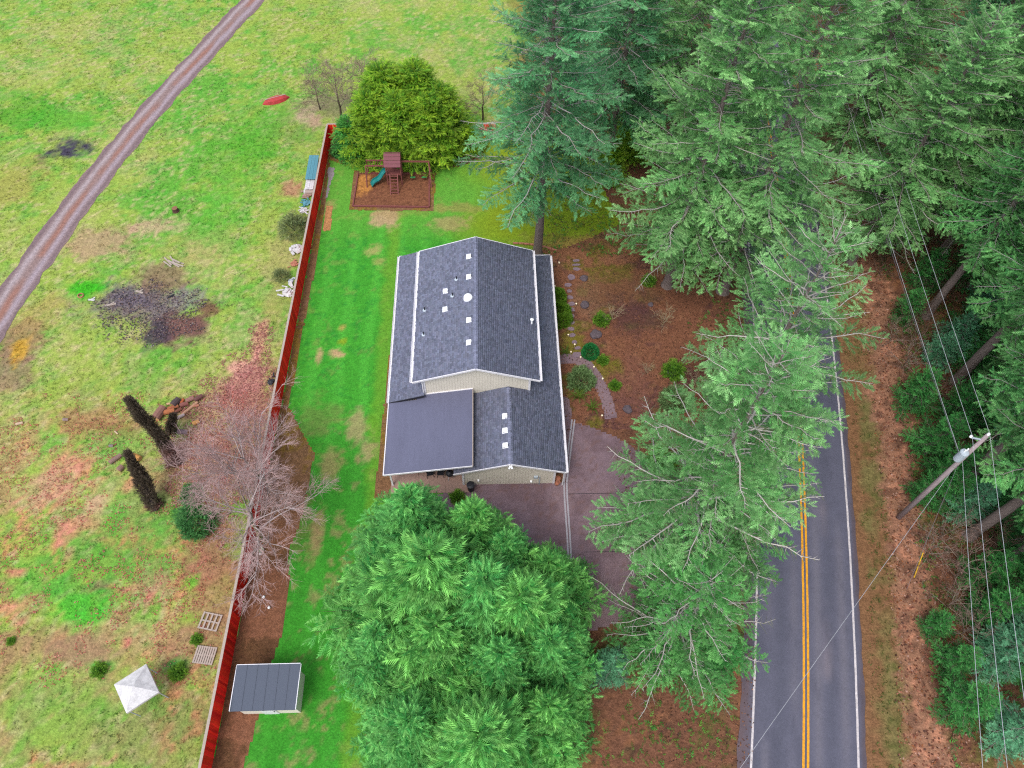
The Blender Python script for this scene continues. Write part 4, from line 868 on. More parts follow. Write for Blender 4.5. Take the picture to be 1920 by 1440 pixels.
def bare(seed, h, spread, trunk_r, nlimb=7, depth=4, trunkcol=(110, 104, 70), limbcol=(200, 182, 180), twigcol=(206, 172, 168), up=.35, z0=.25, curl=.35, kids=(4, 7), tw=1.):
    r = np.random.default_rng(seed); segs = []
    n = 9; tz = np.linspace(0, 1, n); P = np.stack([np.cumsum(r.normal(0, .03, n)) * h * .4, np.cumsum(r.normal(0, .03, n)) * h * .4, tz * h * .8], -1); P[0, :2] = 0
    trunk = (P, trunk_r * (1 - .8 * tz))
    def grow(b, d, L, rr, lv):
        m = 6 if lv < 3 else 3; pts = [b]; dd = d / np.linalg.norm(d)
        for i in range(m - 1):
            dd = dd + r.normal(0, curl * .32, 3) + np.array([0, 0, .04 if lv < 2 else -.02]); dd /= np.linalg.norm(dd); pts.append(pts[-1] + dd * L / (m - 1))
        pts = np.array(pts); pts[:, 2] = np.maximum(pts[:, 2], .05); segs.append((pts, rr * np.linspace(1, .35, m), lv))
        if lv >= depth: return
        for k in range(int(r.integers(kids[0], kids[1]))):
            t = r.uniform(.2, 1); i = min(int(t * (m - 1)), m - 2); p = pts[i] + (pts[i + 1] - pts[i]) * (t * (m - 1) - i); T = pts[i + 1] - pts[i]; T /= np.linalg.norm(T); s = r.normal(0, 1, 3); s -= T * (s @ T); s /= np.linalg.norm(s)
            grow(p, T * .75 + s * r.uniform(.5, .95) + np.array([0, 0, .1]), L * r.uniform(.38, .62), max(rr * .5, .006 * tw), lv + 1)
    for k in range(nlimb):
        t = z0 + (1 - z0) * (k + .5) / nlimb; i = min(int(t * (n - 1)), n - 2); b = P[i]; a = k * 2.4 + r.normal(0, .3); L = spread * r.uniform(.75, 1.15) * (1 - .35 * t)
        grow(b, np.array([math.cos(a), math.sin(a), up + t * .5 + r.normal(0, .1)]), L, trunk_r * .45 * (1 - .5 * t), 1)
    Vs = []; Fs = []; Cs = []; nb_ = 0
    pal = np.array([alb(limbcol, .72), alb(limbcol, .70), alb(limbcol, .6), alb(twigcol, .75), alb(twigcol, .7), alb(twigcol, .7)]); 
    for mm in (6, 3):
        sg = [s for s in segs if len(s[0]) == mm]
        if not sg: continue
        V, F = tubes_np(np.array([s[0] for s in sg]), np.array([s[1] for s in sg]), 3); lv = np.array([s[2] for s in sg]); Vs.append(V); Fs.append(F + nb_); nb_ += len(V)
        Cs.append(np.repeat(pal[np.clip(lv, 0, 5)] * r.uniform(.7, 1.15, (len(sg), 1)), mm * 3, 0))
    V, F, c = np.concatenate(Vs), np.concatenate(Fs), np.concatenate(Cs)
    br = mesh_np('branches', V, F, c); tv, tf = tubes_np(trunk[0][None], trunk[1][None], 8)
    zc = tv[:, 2] / h; tc_ = alb(trunkcol) * (1 - sst(.2, .7, zc)[:, None]) + alb(limbcol) * .7 * sst(.2, .7, zc)[:, None]
    return dict(trunk=mesh_np('trunk', tv, tf, tc_, smooth=True), branches=br, h=h, n=len(F))
def bare_plant(k, name, label, cat, xy, s=1., rz=0, group=None, tilt=(0, 0)):
    o = thing(name, label, cat, (xy[0], xy[1], 0), rz, group); o.scale = (s, s, s); o.rotation_euler = (tilt[0], tilt[1], rz)
    link('trunk', k['trunk'], MT['twig'], o); link('branches', k['branches'], MT['twig'], o); return o

# ================================================================== TREES IN PLACE
def T(kind, name, label, px, py, h=None, top=False, **kw):
    p = at(px, py, h) if top else at(px, py); return plant(K[kind], name, label, kw.pop('cat', 'tree'), p[:2], h, **kw)
plant(K['big'], 'fir_tree', 'blue-green fir with bare lower trunk rising right behind the house', 'tree', (4.5, 46.2), 30, 0.6, GF)
plant(K['green'], 'fir_tree', 'green fir with thick grey foot at the back of the mulch garden', 'tree', (15.8, 42.5), 29, 1.1, GF)
plant(K['green'], 'fir_tree', 'bright green fir leaning its crown across the far road', 'tree', (20.6, 41.8), 31, 3.3, GF)
plant(K['lichen'], 'fir_tree', 'fir with forked silvery bare top hanging over the road', 'tree', (19.3, 28.5), 21, 2.0, GF)
plant(K['front'], 'fir_tree', 'big fir with lichen-white branches between the driveway and the road', 'tree', (12.3, 17.7), 25, 0.4, GF)
T('low', 'fir_tree', 'darker lower fir with mossy limbs beside the road at the bottom', 1335, 1085, 13, True, group=GF)
T('low', 'fir_tree', 'short fir behind the lichen-white fir, over the end of the driveway', 1420, 900, 11, True, group=GF, rz=2.)
for px, py, h, k, lab in [(1135, 335, 26, 'big', 'dark fir behind the blue-green fir at the back lawn corner'), (1245, 320, 28, 'green', 'fir in the upper middle of the woods left of the road'), (1345, 330, 27, 'high', 'fir close to the far road on its left side'), (1060, 225, 27, 'big', 'fir behind the back fence at the top of the picture'), (1200, 190, 28, 'green', 'far fir at the top behind the woods left of the road'), (1330, 170, 28, 'high', 'farthest fir left of the road at the top')]:
    T(k, 'fir_tree', lab, px, py, h, group=GF)
RT = [(1662, 452, 27, 'green', 'broad light green fir right of the road, its crown over the wires'), (1792, 715, 27, 'high', 'fir with leaning dark trunk in the middle of the right woods'), (1797, 905, 28, 'high', 'fir with thick furrowed trunk right behind the utility pole'), (1818, 1005, 26, 'high', 'fir whose pale trunk slants below the utility pole at the right edge'),
      (1735, 592, 25, 'high', 'fir with short dark trunk beside the overhead wires'), (1795, 385, 28, 'high', 'fir with dark slanting trunk in the upper right woods'), (1880, 520, 27, 'green', 'dense fir at the right edge above the middle'), (1720, 300, 28, 'big', 'fir in the upper right woods next to the broad light green fir'), (1870, 260, 29, 'green', 'dark green fir in the upper right corner'), (1600, 230, 28, 'green', 'fir right of the far road at the top'), (1900, 1180, 24, 'high', 'fir at the lower right edge below the wires'), (1790, 160, 28, 'big', 'fir at the very top of the right woods'), (1700, 60, 28, 'green', 'far fir at the top right beyond the woods'), (1500, 60, 28, 'big', 'far fir where the road leaves the picture'), (1910, 700, 26, 'big', 'blue-green fir at the right edge beside the middle trunk')]
for px, py, h, k, lab in RT: T(k, 'fir_tree', lab, px, py, h, group=GF)
YG = 'young conifers under the right woods'
for px, py, h, k, lab in [(1700, 760, 5, 'young', 'young fir beside the leaf strip, above the utility pole foot'), (1735, 850, 5.5, 'young', 'young fir just left of the transformer pole'), (1760, 940, 4.5, 'young', 'small fir behind the lower half of the utility pole'), (1850, 1235, 6, 'young2', 'pale teal young fir at the lower right corner'), (1890, 760, 7, 'young', 'young bright fir at the right edge above the furrowed trunk'), (1880, 1090, 6, 'young', 'young fir by the right edge below the pale slanting trunk'), (1745, 680, 4, 'young2', 'small teal fir under the overhead wires'), (1840, 590, 6, 'young2', 'teal young fir in the right woods above the leaning trunk'), (1740, 1180, 3, 'young', 'tiny fir at the edge of the leaf strip at the bottom right'), (1800, 640, 5, 'young', 'young fir in front of the leaning dark trunk'), (1880, 420, 7, 'young2', 'teal young fir at the upper right edge'), (1690, 600, 4, 'young', 'young fir between the road verge and the wires'), (1900, 900, 5, 'young', 'young fir at the right edge between two slanting trunks'), (1830, 800, 4.5, 'young', 'young fir above the transformer at the right')]:
    T(k, 'young_fir', lab, px, py, h, group=YG)
CG = 'cypress trees below the house'
for i, (px, py, h, k, lab) in enumerate([(740, 938, 11.5, 'cypress', 'cypress at the top left of the clump below the patio'), (768, 1040, 12.5, 'cypress2', 'tallest spreading cypress left of centre in the clump below the house'), (868, 970, 11.5, 'cypress2', 'pointed cypress nearest the garage wall in the clump'), (890, 1075, 12, 'cypress', 'cypress in the middle of the clump below the garage'), (950, 995, 11, 'cypress', 'cypress at the upper right of the clump beside the driveway'), (985, 1075, 12, 'cypress2', 'yellow tipped cypress at the right side of the clump'), (1040, 1045, 8, 'cypress2', 'shorter cypress at the driveway end of the clump'), (700, 1090, 9, 'cypress2', 'cypress at the left flank of the clump beside the lawn'), (690, 1200, 9, 'cypress', 'cypress at the lower left of the clump'), (800, 1190, 11, 'cypress2', 'cypress at the bottom of the clump left of its middle'), (925, 1200, 11, 'cypress', 'cypress at the bottom of the clump right of its middle'), (1030, 1180, 9, 'cypress', 'cypress at the lower right flank of the clump'), (740, 1330, 10, 'cypress', 'cypress at the very bottom left of the clump'), (900, 1340, 11, 'cypress2', 'cypress at the very bottom middle of the clump'), (1040, 1320, 10, 'cypress2', 'cypress at the very bottom right of the clump')]):
    T(k, 'cypress_tree', lab, px, py, h * [1, 1.06, .96, 1.03, .93][i % 5], True, group=CG, sxy=[1, 1.22, .9, 1.15, .86, 1.08][i % 6], tilt=(rad([3, -4, 2, -2][i % 4]), rad([-3, 2, 4, -2, 0][i % 5])))
for px, py, h, k, lab in [(1660, 560, 26, 'green', 'fir at the right verge just above the bare bushes'), (1760, 480, 26, 'green', 'green fir between the wires and the upper right trunk'), (1850, 400, 27, 'green', 'green fir in the right woods below the upper right corner'), (1905, 610, 25, 'green', 'green fir at the right edge above the leaning trunk'), (1596, 492, 24, 'green', 'light green fir on the right road bank beside the upper wires'), (1548, 330, 27, 'green', 'light green fir leaning over the far road from its right bank')][1:]:
    T(k, 'fir_tree', lab, px, py, h, group=GF)
for i, (px, py, h, k, lab) in enumerate([(1780, 780, 5, 'young', 'young fir right of the wires above the transformer arm'), (1850, 730, 6, 'young', 'young fir just right of the leaning dark trunk'), (1720, 930, 3.6, 'young', 'small fir touching the utility pole foot'), (1870, 960, 5, 'young', 'young fir over the pale slanting trunk'), (1830, 1090, 4.5, 'young', 'young fir in the thicket below the slanting trunks'), (1900, 1250, 6.5, 'young', 'young fir in the bottom right corner'), (1770, 1250, 4, 'young', 'small green fir at the bottom right beside the leaf strip'), (1905, 1020, 6, 'young', 'young fir at the right edge below the pale trunk'), (1720, 540, 5, 'young', 'young fir under the upper wires'), (1810, 540, 6.5, 'young', 'young fir below the dark slanting trunk in the right woods'), (1770, 660, 5, 'young2', 'teal young fir between the wires in the middle'), (1780, 1330, 5, 'young', 'young fir at the very bottom right by the leaf strip'), (1880, 1380, 6, 'young2', 'teal fir in the very bottom right corner'), (1870, 650, 6, 'young', 'young fir at the right beside the leaning trunk top'), (1850, 500, 7, 'young', 'taller young fir in the upper right woods')]):
    T(k, 'young_fir', lab, px, py, h, group=YG)
for i, (px, py, h, k, lab) in enumerate([(1760, 900, 5, 'young', 'young fir behind the upper part of the pole'), (1800, 960, 5, 'young2', 'greyish young fir between the pole and the slanting trunks'), (1850, 900, 6, 'young', 'young fir beside the furrowed trunk'), (1830, 1160, 5, 'young', 'young fir in the lower right thicket'), (1900, 1120, 7, 'young', 'taller young fir at the lower right edge'), (1880, 820, 6, 'young2', 'greyish young fir right of the transformer'), (1810, 700, 5, 'young', 'young fir at the foot of the leaning trunk'), (1870, 1180, 5, 'young2', 'greyish fir near the lower right edge')]):
    T(k, 'young_fir', lab, px, py, h, group=YG)
T('high', 'fir_tree', 'slim fir at the right edge whose crown overhangs the slanting trunks', 1870, 1060, 22, group=GF); T('green', 'fir_tree', 'broad fir in the right woods right of the leaning trunk', 1875, 760, 22, group=GF)
HG = 'yellow-green cedars along the back fence'
for px, py, h, lab in [(706, 288, 6.6, 'yellow-green cedar at the left of the hedge behind the playset'), (756, 296, 7.0, 'yellow-green cedar straight behind the playset tower'), (810, 294, 6.8, 'yellow-green cedar at the right of the hedge behind the playset'), (735, 262, 8.0, 'taller cedar in the back row of the hedge, left'), (788, 262, 8.2, 'taller cedar in the back row of the hedge, middle'), (834, 276, 6.6, 'cedar in the back row of the hedge, right')]:
    T('cedar', 'cedar_tree', lab, px, py, h, group=HG, sxy=1.2)
T('cedar', 'cedar_tree', 'yellow-green cedar half hidden under the firs at the top', 1185, 285, 7); T('cedar', 'cedar_tree', 'low yellow cedar in the gap right of the blue-green fir', 1140, 335, 4.5)
T('shrub', 'conifer_shrub', 'dark green pointed shrub left of the cedar hedge', 664, 290, 4.2, cat='shrub'); T('cedar', 'conifer_shrub', 'golden bush squeezed between the hedge and the blue-green fir', 884, 284, 3.4, cat='shrub')
# bottom frame filler under the roadside firs
for px, py, h, k, lab in [(1230, 1240, 5, 'young', 'young fir in the brown dirt at the bottom between clump and road'), (1330, 1250, 5.5, 'young', 'young fir at the bottom beside the left road edge'), (1140, 1260, 4, 'young2', 'small fir at the bottom right of the cypress clump')]:
    T(k, 'young_fir', lab, px, py, h, group='young conifers under the roadside firs')
B1 = bare(31, 8.5, 5.2, .19, 12, 4, kids=(6, 10), tw=1.15, trunkcol=(118, 116, 40)); B2 = bare(32, 8.0, 5.0, .17, 12, 4, kids=(6, 10), tw=1.15, trunkcol=(112, 110, 44))
bare_plant(B1, 'bare_tree', 'bare tree with mossy trunk and white branches over the red fence', 'tree', at(497, 1015)[:2], 1, 2.2, tilt=(rad(4), rad(-6)))
bare_plant(B2, 'bare_tree', 'pinkish bare tree beside the fence above the mossy one', 'tree', at(506, 920)[:2], 1, 1.9, tilt=(rad(-3), rad(-4)))
B3 = bare(33, 6.5, 3.4, .13, 9, 4, kids=(5, 8), tw=1.6, limbcol=(165, 150, 130), twigcol=(165, 145, 125), trunkcol=(95, 85, 70))
for px, py, s, lab in [(640, 222, 1, 'grey bare tree behind the corner of the red fence'), (690, 215, 1.05, 'grey bare tree between the fence corner and the cedar hedge'), (905, 225, .8, 'grey bare tree behind the golden bush'), (600, 205, .7, 'low bare bush left of the fence corner')]:
    bare_plant(B3, 'bare_tree', lab, 'tree', at(px, py)[:2], s, px * .1)
BS = bare(34, 2.2, 2.0, .05, 12, 3, limbcol=(170, 155, 140), twigcol=(150, 120, 110), trunkcol=(120, 95, 80), z0=.02, up=.7, curl=.5, tw=1.4)
BS2 = bare(35, 2.4, 2.3, .06, 12, 3, limbcol=(130, 112, 98), twigcol=(112, 84, 72), trunkcol=(120, 100, 50), z0=.02, up=.5, curl=.55, tw=1.6)
BW = bare(36, 1.2, 1.0, .03, 9, 3, limbcol=(205, 190, 160), twigcol=(185, 165, 130), trunkcol=(150, 130, 95), z0=.02, up=.8, curl=.4)
BG = 'bare thicket bushes along the right verge'
for i, (px, py, s, k, lab) in enumerate([(1690, 600, 1.1, 2, 'bare bush under the upper wires'), (1668, 640, .9, 1, 'bare bush at the leaf strip edge above the middle'), (1715, 650, 1.1, 2, 'dense brown bush below the upper wires'), (1690, 690, 1.2, 1, 'bare bush left of the small teal fir'), (1745, 740, 1.1, 2, 'brown bush under the wires above the transformer'), (1760, 1010, 1.2, 1, 'grey bare bush below the utility pole'), (1735, 1040, 1.1, 1, 'tangled bare bush beside the yellow guard'), (1790, 1080, 1.3, 1, 'pale lichen bush under the lower wires'), (1770, 1140, 1.2, 1, 'whitish bare bush low on the right verge'), (1840, 1130, 1.2, 2, 'brown bush at the lower right woods'), (1800, 1190, 1.2, 1, 'pale bare bush at the bottom right corner'), (1870, 1040, 1.2, 2, 'brown bush beside the pale slanting trunk'), (1760, 560, 1.1, 2, 'brown bush by the short dark trunk'), (1850, 680, 1.1, 2, 'brown bush right of the leaning trunk'), (1820, 760, 1.0, 1, 'bare bush above the transformer'), (1640, 520, .9, 2, 'bare bush at the verge under the broad light green fir'), (1860, 860, 1, 2, 'brown bush behind the furrowed trunk')]):
    bare_plant(BS if k == 1 else BS2, 'bare_bush', lab, 'shrub', at(px, py)[:2], s, i * 1.3, BG)
for px, py, s, lab in [(1147, 600, 1.1, 'pale straw bare shrub beside the small green bush in the garden'), (1242, 610, 1.3, 'grey bare shrub at the edge of the garden under the firs'), (1210, 700, .8, 'white twiggy stalk shrub in the middle of the mulch'), (1300, 720, 1.0, 'grey bare shrub under the fir at the garden edge')]:
    bare_plant(BW, 'bare_shrub', lab, 'shrub', at(px, py)[:2], s, px)
# undergrowth: salal, fern and ivy leaves nobody could count
def undergrowth(name, label, n, region, keep, pal, size, seed):
    r = np.random.default_rng(seed); x = r.uniform(region[0], region[1], n); y = r.uniform(region[2], region[3], n); k = keep(x, y); x, y = x[k], y[k]; n = len(x)
    p = np.stack([x, y, r.uniform(.03, .35, n)], -1); a = r.uniform(0, 6.283, n); fw = np.stack([np.cos(a), np.sin(a), r.uniform(-.3, .6, n)], -1); c = np.array([alb(q, .9) for q in pal])[r.integers(0, len(pal), n)] * r.uniform(.6, 1.3, (n, 1))
    V, C = place(TINY, p, fw, np.array([0, 0, 1.]) + r.normal(0, .4, (n, 3)), size * r.uniform(.6, 1.4, n), c); return tag(link(name, mesh_np(name, V, np.arange(len(V)).reshape(-1, 3), C), MT['leaf']), label, 'undergrowth', kind='stuff')
undergrowth('undergrowth', 'low green undergrowth covering the floor of the right woods', 34000, (28, 58, 2, 70), lambda x, y: ((x - road_x(y)) > 8.2) & (fbm(x * .45, y * .45, 641) > .46), [(60, 130, 52), (84, 140, 56), (56, 112, 56), (130, 124, 66), (120, 92, 66), (140, 104, 80)], .34, 21)
undergrowth('undergrowth', 'patchy undergrowth below the firs left of the road', 12000, (5, 24, 0, 62), lambda x, y: (road_x(y) - x > 4.6) & ((y < 12.5) | (y > 46) | (x > 16.5)) & (fbm(x * .5, y * .5, 651) > .52), [(70, 136, 50), (96, 140, 50), (110, 110, 56)], .3, 22)
# garden shrubs
KB = blob(41, .68, .68, .95, 2600, .13, (20, 110, 52), (48, 140, 70), lumps=.05, shell=.2)
shrub(KB, 'ball_shrub', 'clipped round dark green shrub beside the stepping stones', 1106, 664)
KH = blob(42, .62, 1.0, .9, 2400, .16, (62, 104, 20), (104, 140, 34), lumps=.2)
for i, (px, py) in enumerate([(1047, 562), (1049, 584), (1052, 606)]):
    shrub(KH, 'hedge_shrub', ['green hedge shrub against the house wall, farthest up', 'green hedge shrub against the house wall, middle one', 'green hedge shrub against the house wall, nearest the fern'][i], px, py, rz=i, group='low hedge along the right house wall')
KR = blob(43, .95, .95, .8, 2000, .2, (84, 112, 62), (128, 156, 100), lumps=.35)
shrub(KR, 'leafy_shrub', 'grey-green shrub inside the bend of the garden path', 1088, 716, s=1.1); shrub(KR, 'leafy_shrub', 'grey-green shrub under the fir at the garden edge', 1265, 755, s=1.2, rz=2)
KS = blob(44, .62, .6, .6, 1500, .17, (62, 116, 30), (120, 160, 48), lumps=.75, shell=.6)
for px, py, s, lab in [(1127, 603, 1.0, 'small bright green bush beside the straw bare shrub'), (1152, 725, .7, 'small bright green bush right of the garden path'), (1262, 700, 1.3, 'yellow-green bush at the garden edge under the firs'), (1215, 530, .9, 'bright green bush by the foot of the fir in the garden'), (858, 935, .8, 'yellow-green bush below the patio corner'), (1240, 870, 1.6, 'yellow-green bush beside the driveway under the fir'), (1310, 830, 1.2, 'yellow-green bush at the upper driveway edge under the fir'), (1130, 678, .7, 'low yellow-green bush above the garden path bend')]:
    shrub(KS, 'green_bush', lab, px, py, s=s, rz=px)
KD = blob(45, 1.0, 1.0, 1.1, 2600, .17, (46, 100, 52), (84, 142, 74), lumps=.6, shell=.5)
shrub(KD, 'round_shrub', 'round dark green bush in the corner by the red fence', 636, 290, s=.8); shrub(KD, 'ivy_shrub', 'dark evergreen bush under the bare tree in the meadow', 372, 985, s=1.3, rz=1); shrub(KD, 'ivy_shrub', 'smaller dark evergreen bush above the one under the bare tree', 362, 930, s=.8, rz=3)
KO = blob(46, 1.1, 1.3, 1.3, 2200, .16, (86, 104, 60), (140, 150, 100), lumps=.45, shell=.6)
shrub(KO, 'loose_shrub', 'loose grey-green shrub against the meadow side of the fence', 552, 432, s=1.15); shrub(KO, 'loose_shrub', 'small loose shrub on the meadow side near the white sheet', 528, 520, s=.6, rz=1)
for px, py, s, lab in [(188, 1258, .7, 'small green bush at the bottom of the meadow'), (335, 1262, .8, 'round green bush beside the white roof'), (370, 1200, .55, 'grey-green clump beside the lower pallet'), (22, 1203, .4, 'tiny dark green clump at the lower left edge')]:
    shrub(KS, 'green_bush', lab, px, py, s=s, rz=px)
FM = [fern_mesh(51), fern_mesh(52, 18, .9)]
for i, (px, py, s, lab) in enumerate([(1060, 662, .9, 'sword fern at the house wall above the path'), (1085, 745, 1.05, 'sword fern inside the path bend, upper one'), (1110, 766, 1.15, 'sword fern inside the path bend, lower one')]):
    p = at(px, py); o = thing('fern', lab, 'fern', (p[0], p[1], .02), i * 2., 'sword ferns'); o.scale = (s, s, s); link('fronds', FM[i % 2], MT['leaf'], o)

# shaggy dead columns in the meadow
def column(name, label, base, top, r0, seed, cat='dead tree', low=.3):
    r = np.random.default_rng(seed); base = np.array(base); top = np.array(top); ax = top - base; L = np.linalg.norm(ax); ax /= L; a1 = np.cross(ax, [0, 1, 0]); a1 /= np.linalg.norm(a1); a2 = np.cross(ax, a1)
    o = thing(name, label, cat, tuple(base)); n = int(5200 * r0 * L / 3); t = r.random(n) ** .8; a = r.uniform(0, 6.283, n)
    rr = r0 * (np.minimum(1, (1.10 - t) * 1.25) ** .8) * (-.35 + 2.7 * fbm(np.cos(a) * 1.3 + 4, np.sin(a) * 1.3 + t * 5, seed, 3)) * (.82 + .18 * r.random(n)); rad_ = a1 * np.cos(a)[:, None] + a2 * np.sin(a)[:, None]; pos = ax * (t * L)[:, None] + rad_ * rr[:, None]; pos[:, 2] = np.maximum(pos[:, 2], .02)
    fw = rad_ * .6 + ax * r.uniform(.2, 1.2, n)[:, None] + r.normal(0, .3, (n, 3)); c1 = alb((98, 86, 72), .9); c2 = alb((140, 104, 96), .8); m = (1 - sst(low * .7, low * 1.2, t))[:, None]
    V, C = place(TINY, pos, fw, rad_ + r.normal(0, .4, (n, 3)),  .24 * r.uniform(.5, 1.5, n), (c1 * (1 - m) + c2 * m) * r.uniform(.5, 1.35, (n, 1)))
    link('foliage', mesh_np('foliage', V, np.arange(len(V)).reshape(-1, 3), C), MT['leaf'], o)
    k = MB(); k.tube([(0, 0, 0), tuple(ax * L * .5), tuple(ax * L * .98)], [r0 * .5, r0 * .4, .05], 8); k.build('trunk', MT['darkbark'], o); return o
b = at(338, 868); column('dead_cypress', 'larger shaggy dark dead cypress column with brown foot in the meadow', b, at(240, 748, 5.6), .52, 61)
b = at(293, 955); column('dead_cypress', 'smaller shaggy dark dead cypress column nearer the bottom', b, at(238, 848, 4.4), .46, 62, low=.1)
b = at(316, 815); column('dead_cypress', 'short dark dead stub beside the firewood pile', b, at(326, 778, 1.7), .28, 63, low=.1)
print('tris fir', {k: v['n'] for k, v in K.items()}, B1['n'], BS['n'])
# ================================================================== SMALL THINGS
# stepping stones belong to the garden bed
bed = bpy.data.objects['mulch_bed']; rs = np.random.default_rng(77)
for (px, py, w, h, rot) in [(1080, 489, 13, 5, 5), (1080.5, 497, 15, 4, 0), (1081, 505, 15, 6, -8), (1071, 520, 15, 11, 40), (1065, 535, 14, 7, 5), (1067.5, 546, 9, 6, 0), (1069, 558, 12, 7, -5), (1072, 570, 13, 7, 8), (1072, 581, 12, 7, 0), (1071, 593, 12, 7, 6), (1072, 605, 11, 7, 4), (1070.5, 617, 13, 7, -4), (1073, 629, 13, 7, 6), (1077, 642, 11, 7, 4), (1083, 653, 11, 6, 6), (1082, 666, 17, 11, 5)]:
    g = at(px, py); sx = abs(at(px + w / 2, py)[0] - g[0]); sy = abs(at(px, py - h / 2)[1] - g[1]); n = 9; a = rad(rot)
    P = []
    for k in range(n):
        t = 2 * math.pi * k / n; q = rs.uniform(.85, 1.12); u, v = math.copysign(abs(math.cos(t)) ** .75, math.cos(t)) * sx * q, math.copysign(abs(math.sin(t)) ** .75, math.sin(t)) * sy * q
        P.append((u * math.cos(a) - v * math.sin(a), u * math.sin(a) + v * math.cos(a)))
    m = MB(); m.prism(P, 0, .05); m.build('stepping_stone', MT['stone'], bed, loc=(g[0], g[1], .014))
def rock(px, py, r, label, seed, sq=.6):
    g = at(px, py); rr = np.random.default_rng(seed); m = MB(); m.ball((0, 0, 0), r, 12, 8, sq); m.v = [tuple(np.array(p) * (1 + (fbm(np.array([p[0] * 3 / r * .5 + 9 + p[2] * 2]), np.array([p[1] * 1.5 / r + seed]), seed)[0] - .5) * .7)) for p in m.v]
    return tag(m.build('rock', MT['rock'], loc=(g[0], g[1], r * sq * .3)), label, 'rock', 'garden rocks')
for i, a in enumerate([(1095, 523, .36, 'mossy rock right of the fourth stepping stone'), (1096, 573, .42, 'grey rock beside the middle stepping stones'), (1117, 628, .5, 'flat grey rock above the clipped round shrub'), (1176, 768, .38, 'dark angular rock in the mulch above the driveway'), (1220, 572, .25, 'small dark rock in the upper mulch'), (1258, 700, .5, 'rock at the garden edge under the yellow-green bush')]): rock(*a, seed=90 + i)
for px, py, lab in [(1048, 497, 'small white path light by the back right house corner'), (1040, 541, 'small white path light at the wall above the hedge'), (1064, 577, 'small path light at the left of the stepping stones'), (1080, 574, 'small path light right of the stepping stones'), (1065, 632, 'small path light above the fern'), (1077, 650, 'small path light beside the lower stepping stones'), (1088, 674, 'small path light at the top of the curved path'), (1113, 692, 'small path light on the outside of the path bend'), (1129, 714, 'small path light farther down the path bend'), (1128, 783, 'path light at the driveway end of the fern bed'), (1070, 664, 'small path light right of the upper fern')]:
    g = at(px, py); m = MB(); m.cyl((0, 0, 0), .012, .3, 6); m.lathe((0, 0, .28), [(.03, 0), (.075, .02), (.075, .1), (.01, .14)], 8); tag(m.build('path_light', MT['lamp'], loc=tuple(g)), lab, 'path light', 'path lights in the garden')
# firewood and logs
def log(px, py, L, r, rz, tilt, label, c=(158, 110, 88), z=0., name='log'):
    g = at(px, py); m = MB(); m.col(alb(c)); n = 10; m.tube([(-L / 2, 0, 0), (-L / 4, 0, .02), (L / 4, 0, 0), (L / 2, 0, 0)], [r, r * 1.06, r, r * .95], n, False); m.col(alb((206, 160, 110)))
    for s in (-1, 1):
        P = [(s * L / 2, r * math.cos(k * 6.283 / n), r * math.sin(k * 6.283 / n)) for k in range(n)]; m.add(P, [tuple(range(n)) if s > 0 else tuple(range(n - 1, -1, -1))])
    o = tag(m.build(name, MT['wood'], colors=True, loc=(g[0], g[1], r + z)), label, 'log', 'cut logs in the meadow'); o.rotation_euler = (0, rad(tilt), rad(rz)); return o
for a in [(302, 778, 1.1, .32, 70, 0, 'thick upright-leaning log section between the dead column and the wood pile', (150, 110, 98)), (332, 757, .7, .26, 60, 0, 'dark short log on top of the firewood', (92, 78, 78)), (318, 774, .9, .2, 15, 0, 'split orange log left of the dark short log', (190, 120, 82)), (326, 766, .8, .16, 25, 5, 'reddish split log in front of the dark log', (180, 112, 80)), (356, 768, 1.6, .11, 50, 0, 'long pale pole lying along the firewood row', (200, 155, 125)), (347, 760, .6, .17, 20, 0, 'short reddish log beside the pale pole', (150, 96, 88)), (358, 751, .6, .18, 30, 0, 'log with pale end at the far end of the pile', (165, 120, 110)), (374, 748, .7, .17, 40, 0, 'dark log nearest the bare tree', (120, 84, 80)), (340, 782, .6, .12, 35, 0, 'whitish stick log below the firewood', (190, 172, 170)), (320, 758, .5, .09, 10, 0, 'pale chunk above the split orange log', (215, 180, 140)), (343, 754, .4, .12, 80, 0, 'orange topped chunk of wood', (200, 110, 70)), (334, 772, .7, .13, 40, 0, 'brown split piece inside the firewood pile', (140, 90, 75)), (368, 762, .5, .1, 15, 0, 'small stick log right of the long pale pole', (190, 130, 105)), (345, 772, .5, .1, 70, 0, 'thin log under the long pale pole', (160, 105, 90)),
          (218, 862, .95, .16, 45, 0, 'grey bark log left of the smaller dead column', (150, 122, 112)), (259, 860, .6, .22, -25, 0, 'fresh yellow log section right of the smaller dead column', (205, 150, 85)), (228, 880, .42, .2, 60, 0, 'short stump section below the grey bark log', (150, 118, 106)), (345, 812, .8, .18, -5, 0, 'grey flat log under the bare branches', (140, 118, 122)), (369, 794, .5, .16, 30, 0, 'orange log end among the bare branches', (205, 150, 90)), (38, 795, .5, .1, 20, 0, 'pale plank scrap at the left edge of the meadow', (205, 175, 150)), (219, 812, .4, .06, -40, 0, 'small pale stick left of the larger dead column', (205, 180, 150)), (210, 837, .3, .1, 0, 0, 'grey stone-like chunk above the grey bark log', (140, 128, 128)), (125, 788, .4, .12, 0, 0, 'grey chunk lying alone in the meadow', (150, 128, 122))]: log(*a)
p = at(330, 396); m = MB(); m.col(alb((95, 70, 62))).lathe((0, 0, 0), [(.34, 0), (.28, .15), (.26, .4)], 12); m.col(alb((150, 110, 85))).lathe((0, 0, .4), [(.26, 0), (.001, .01)], 12); tag(m.build('tree_stump', MT['wood'], colors=True, loc=tuple(p)), 'small dark tree stump alone in the green meadow', 'stump')
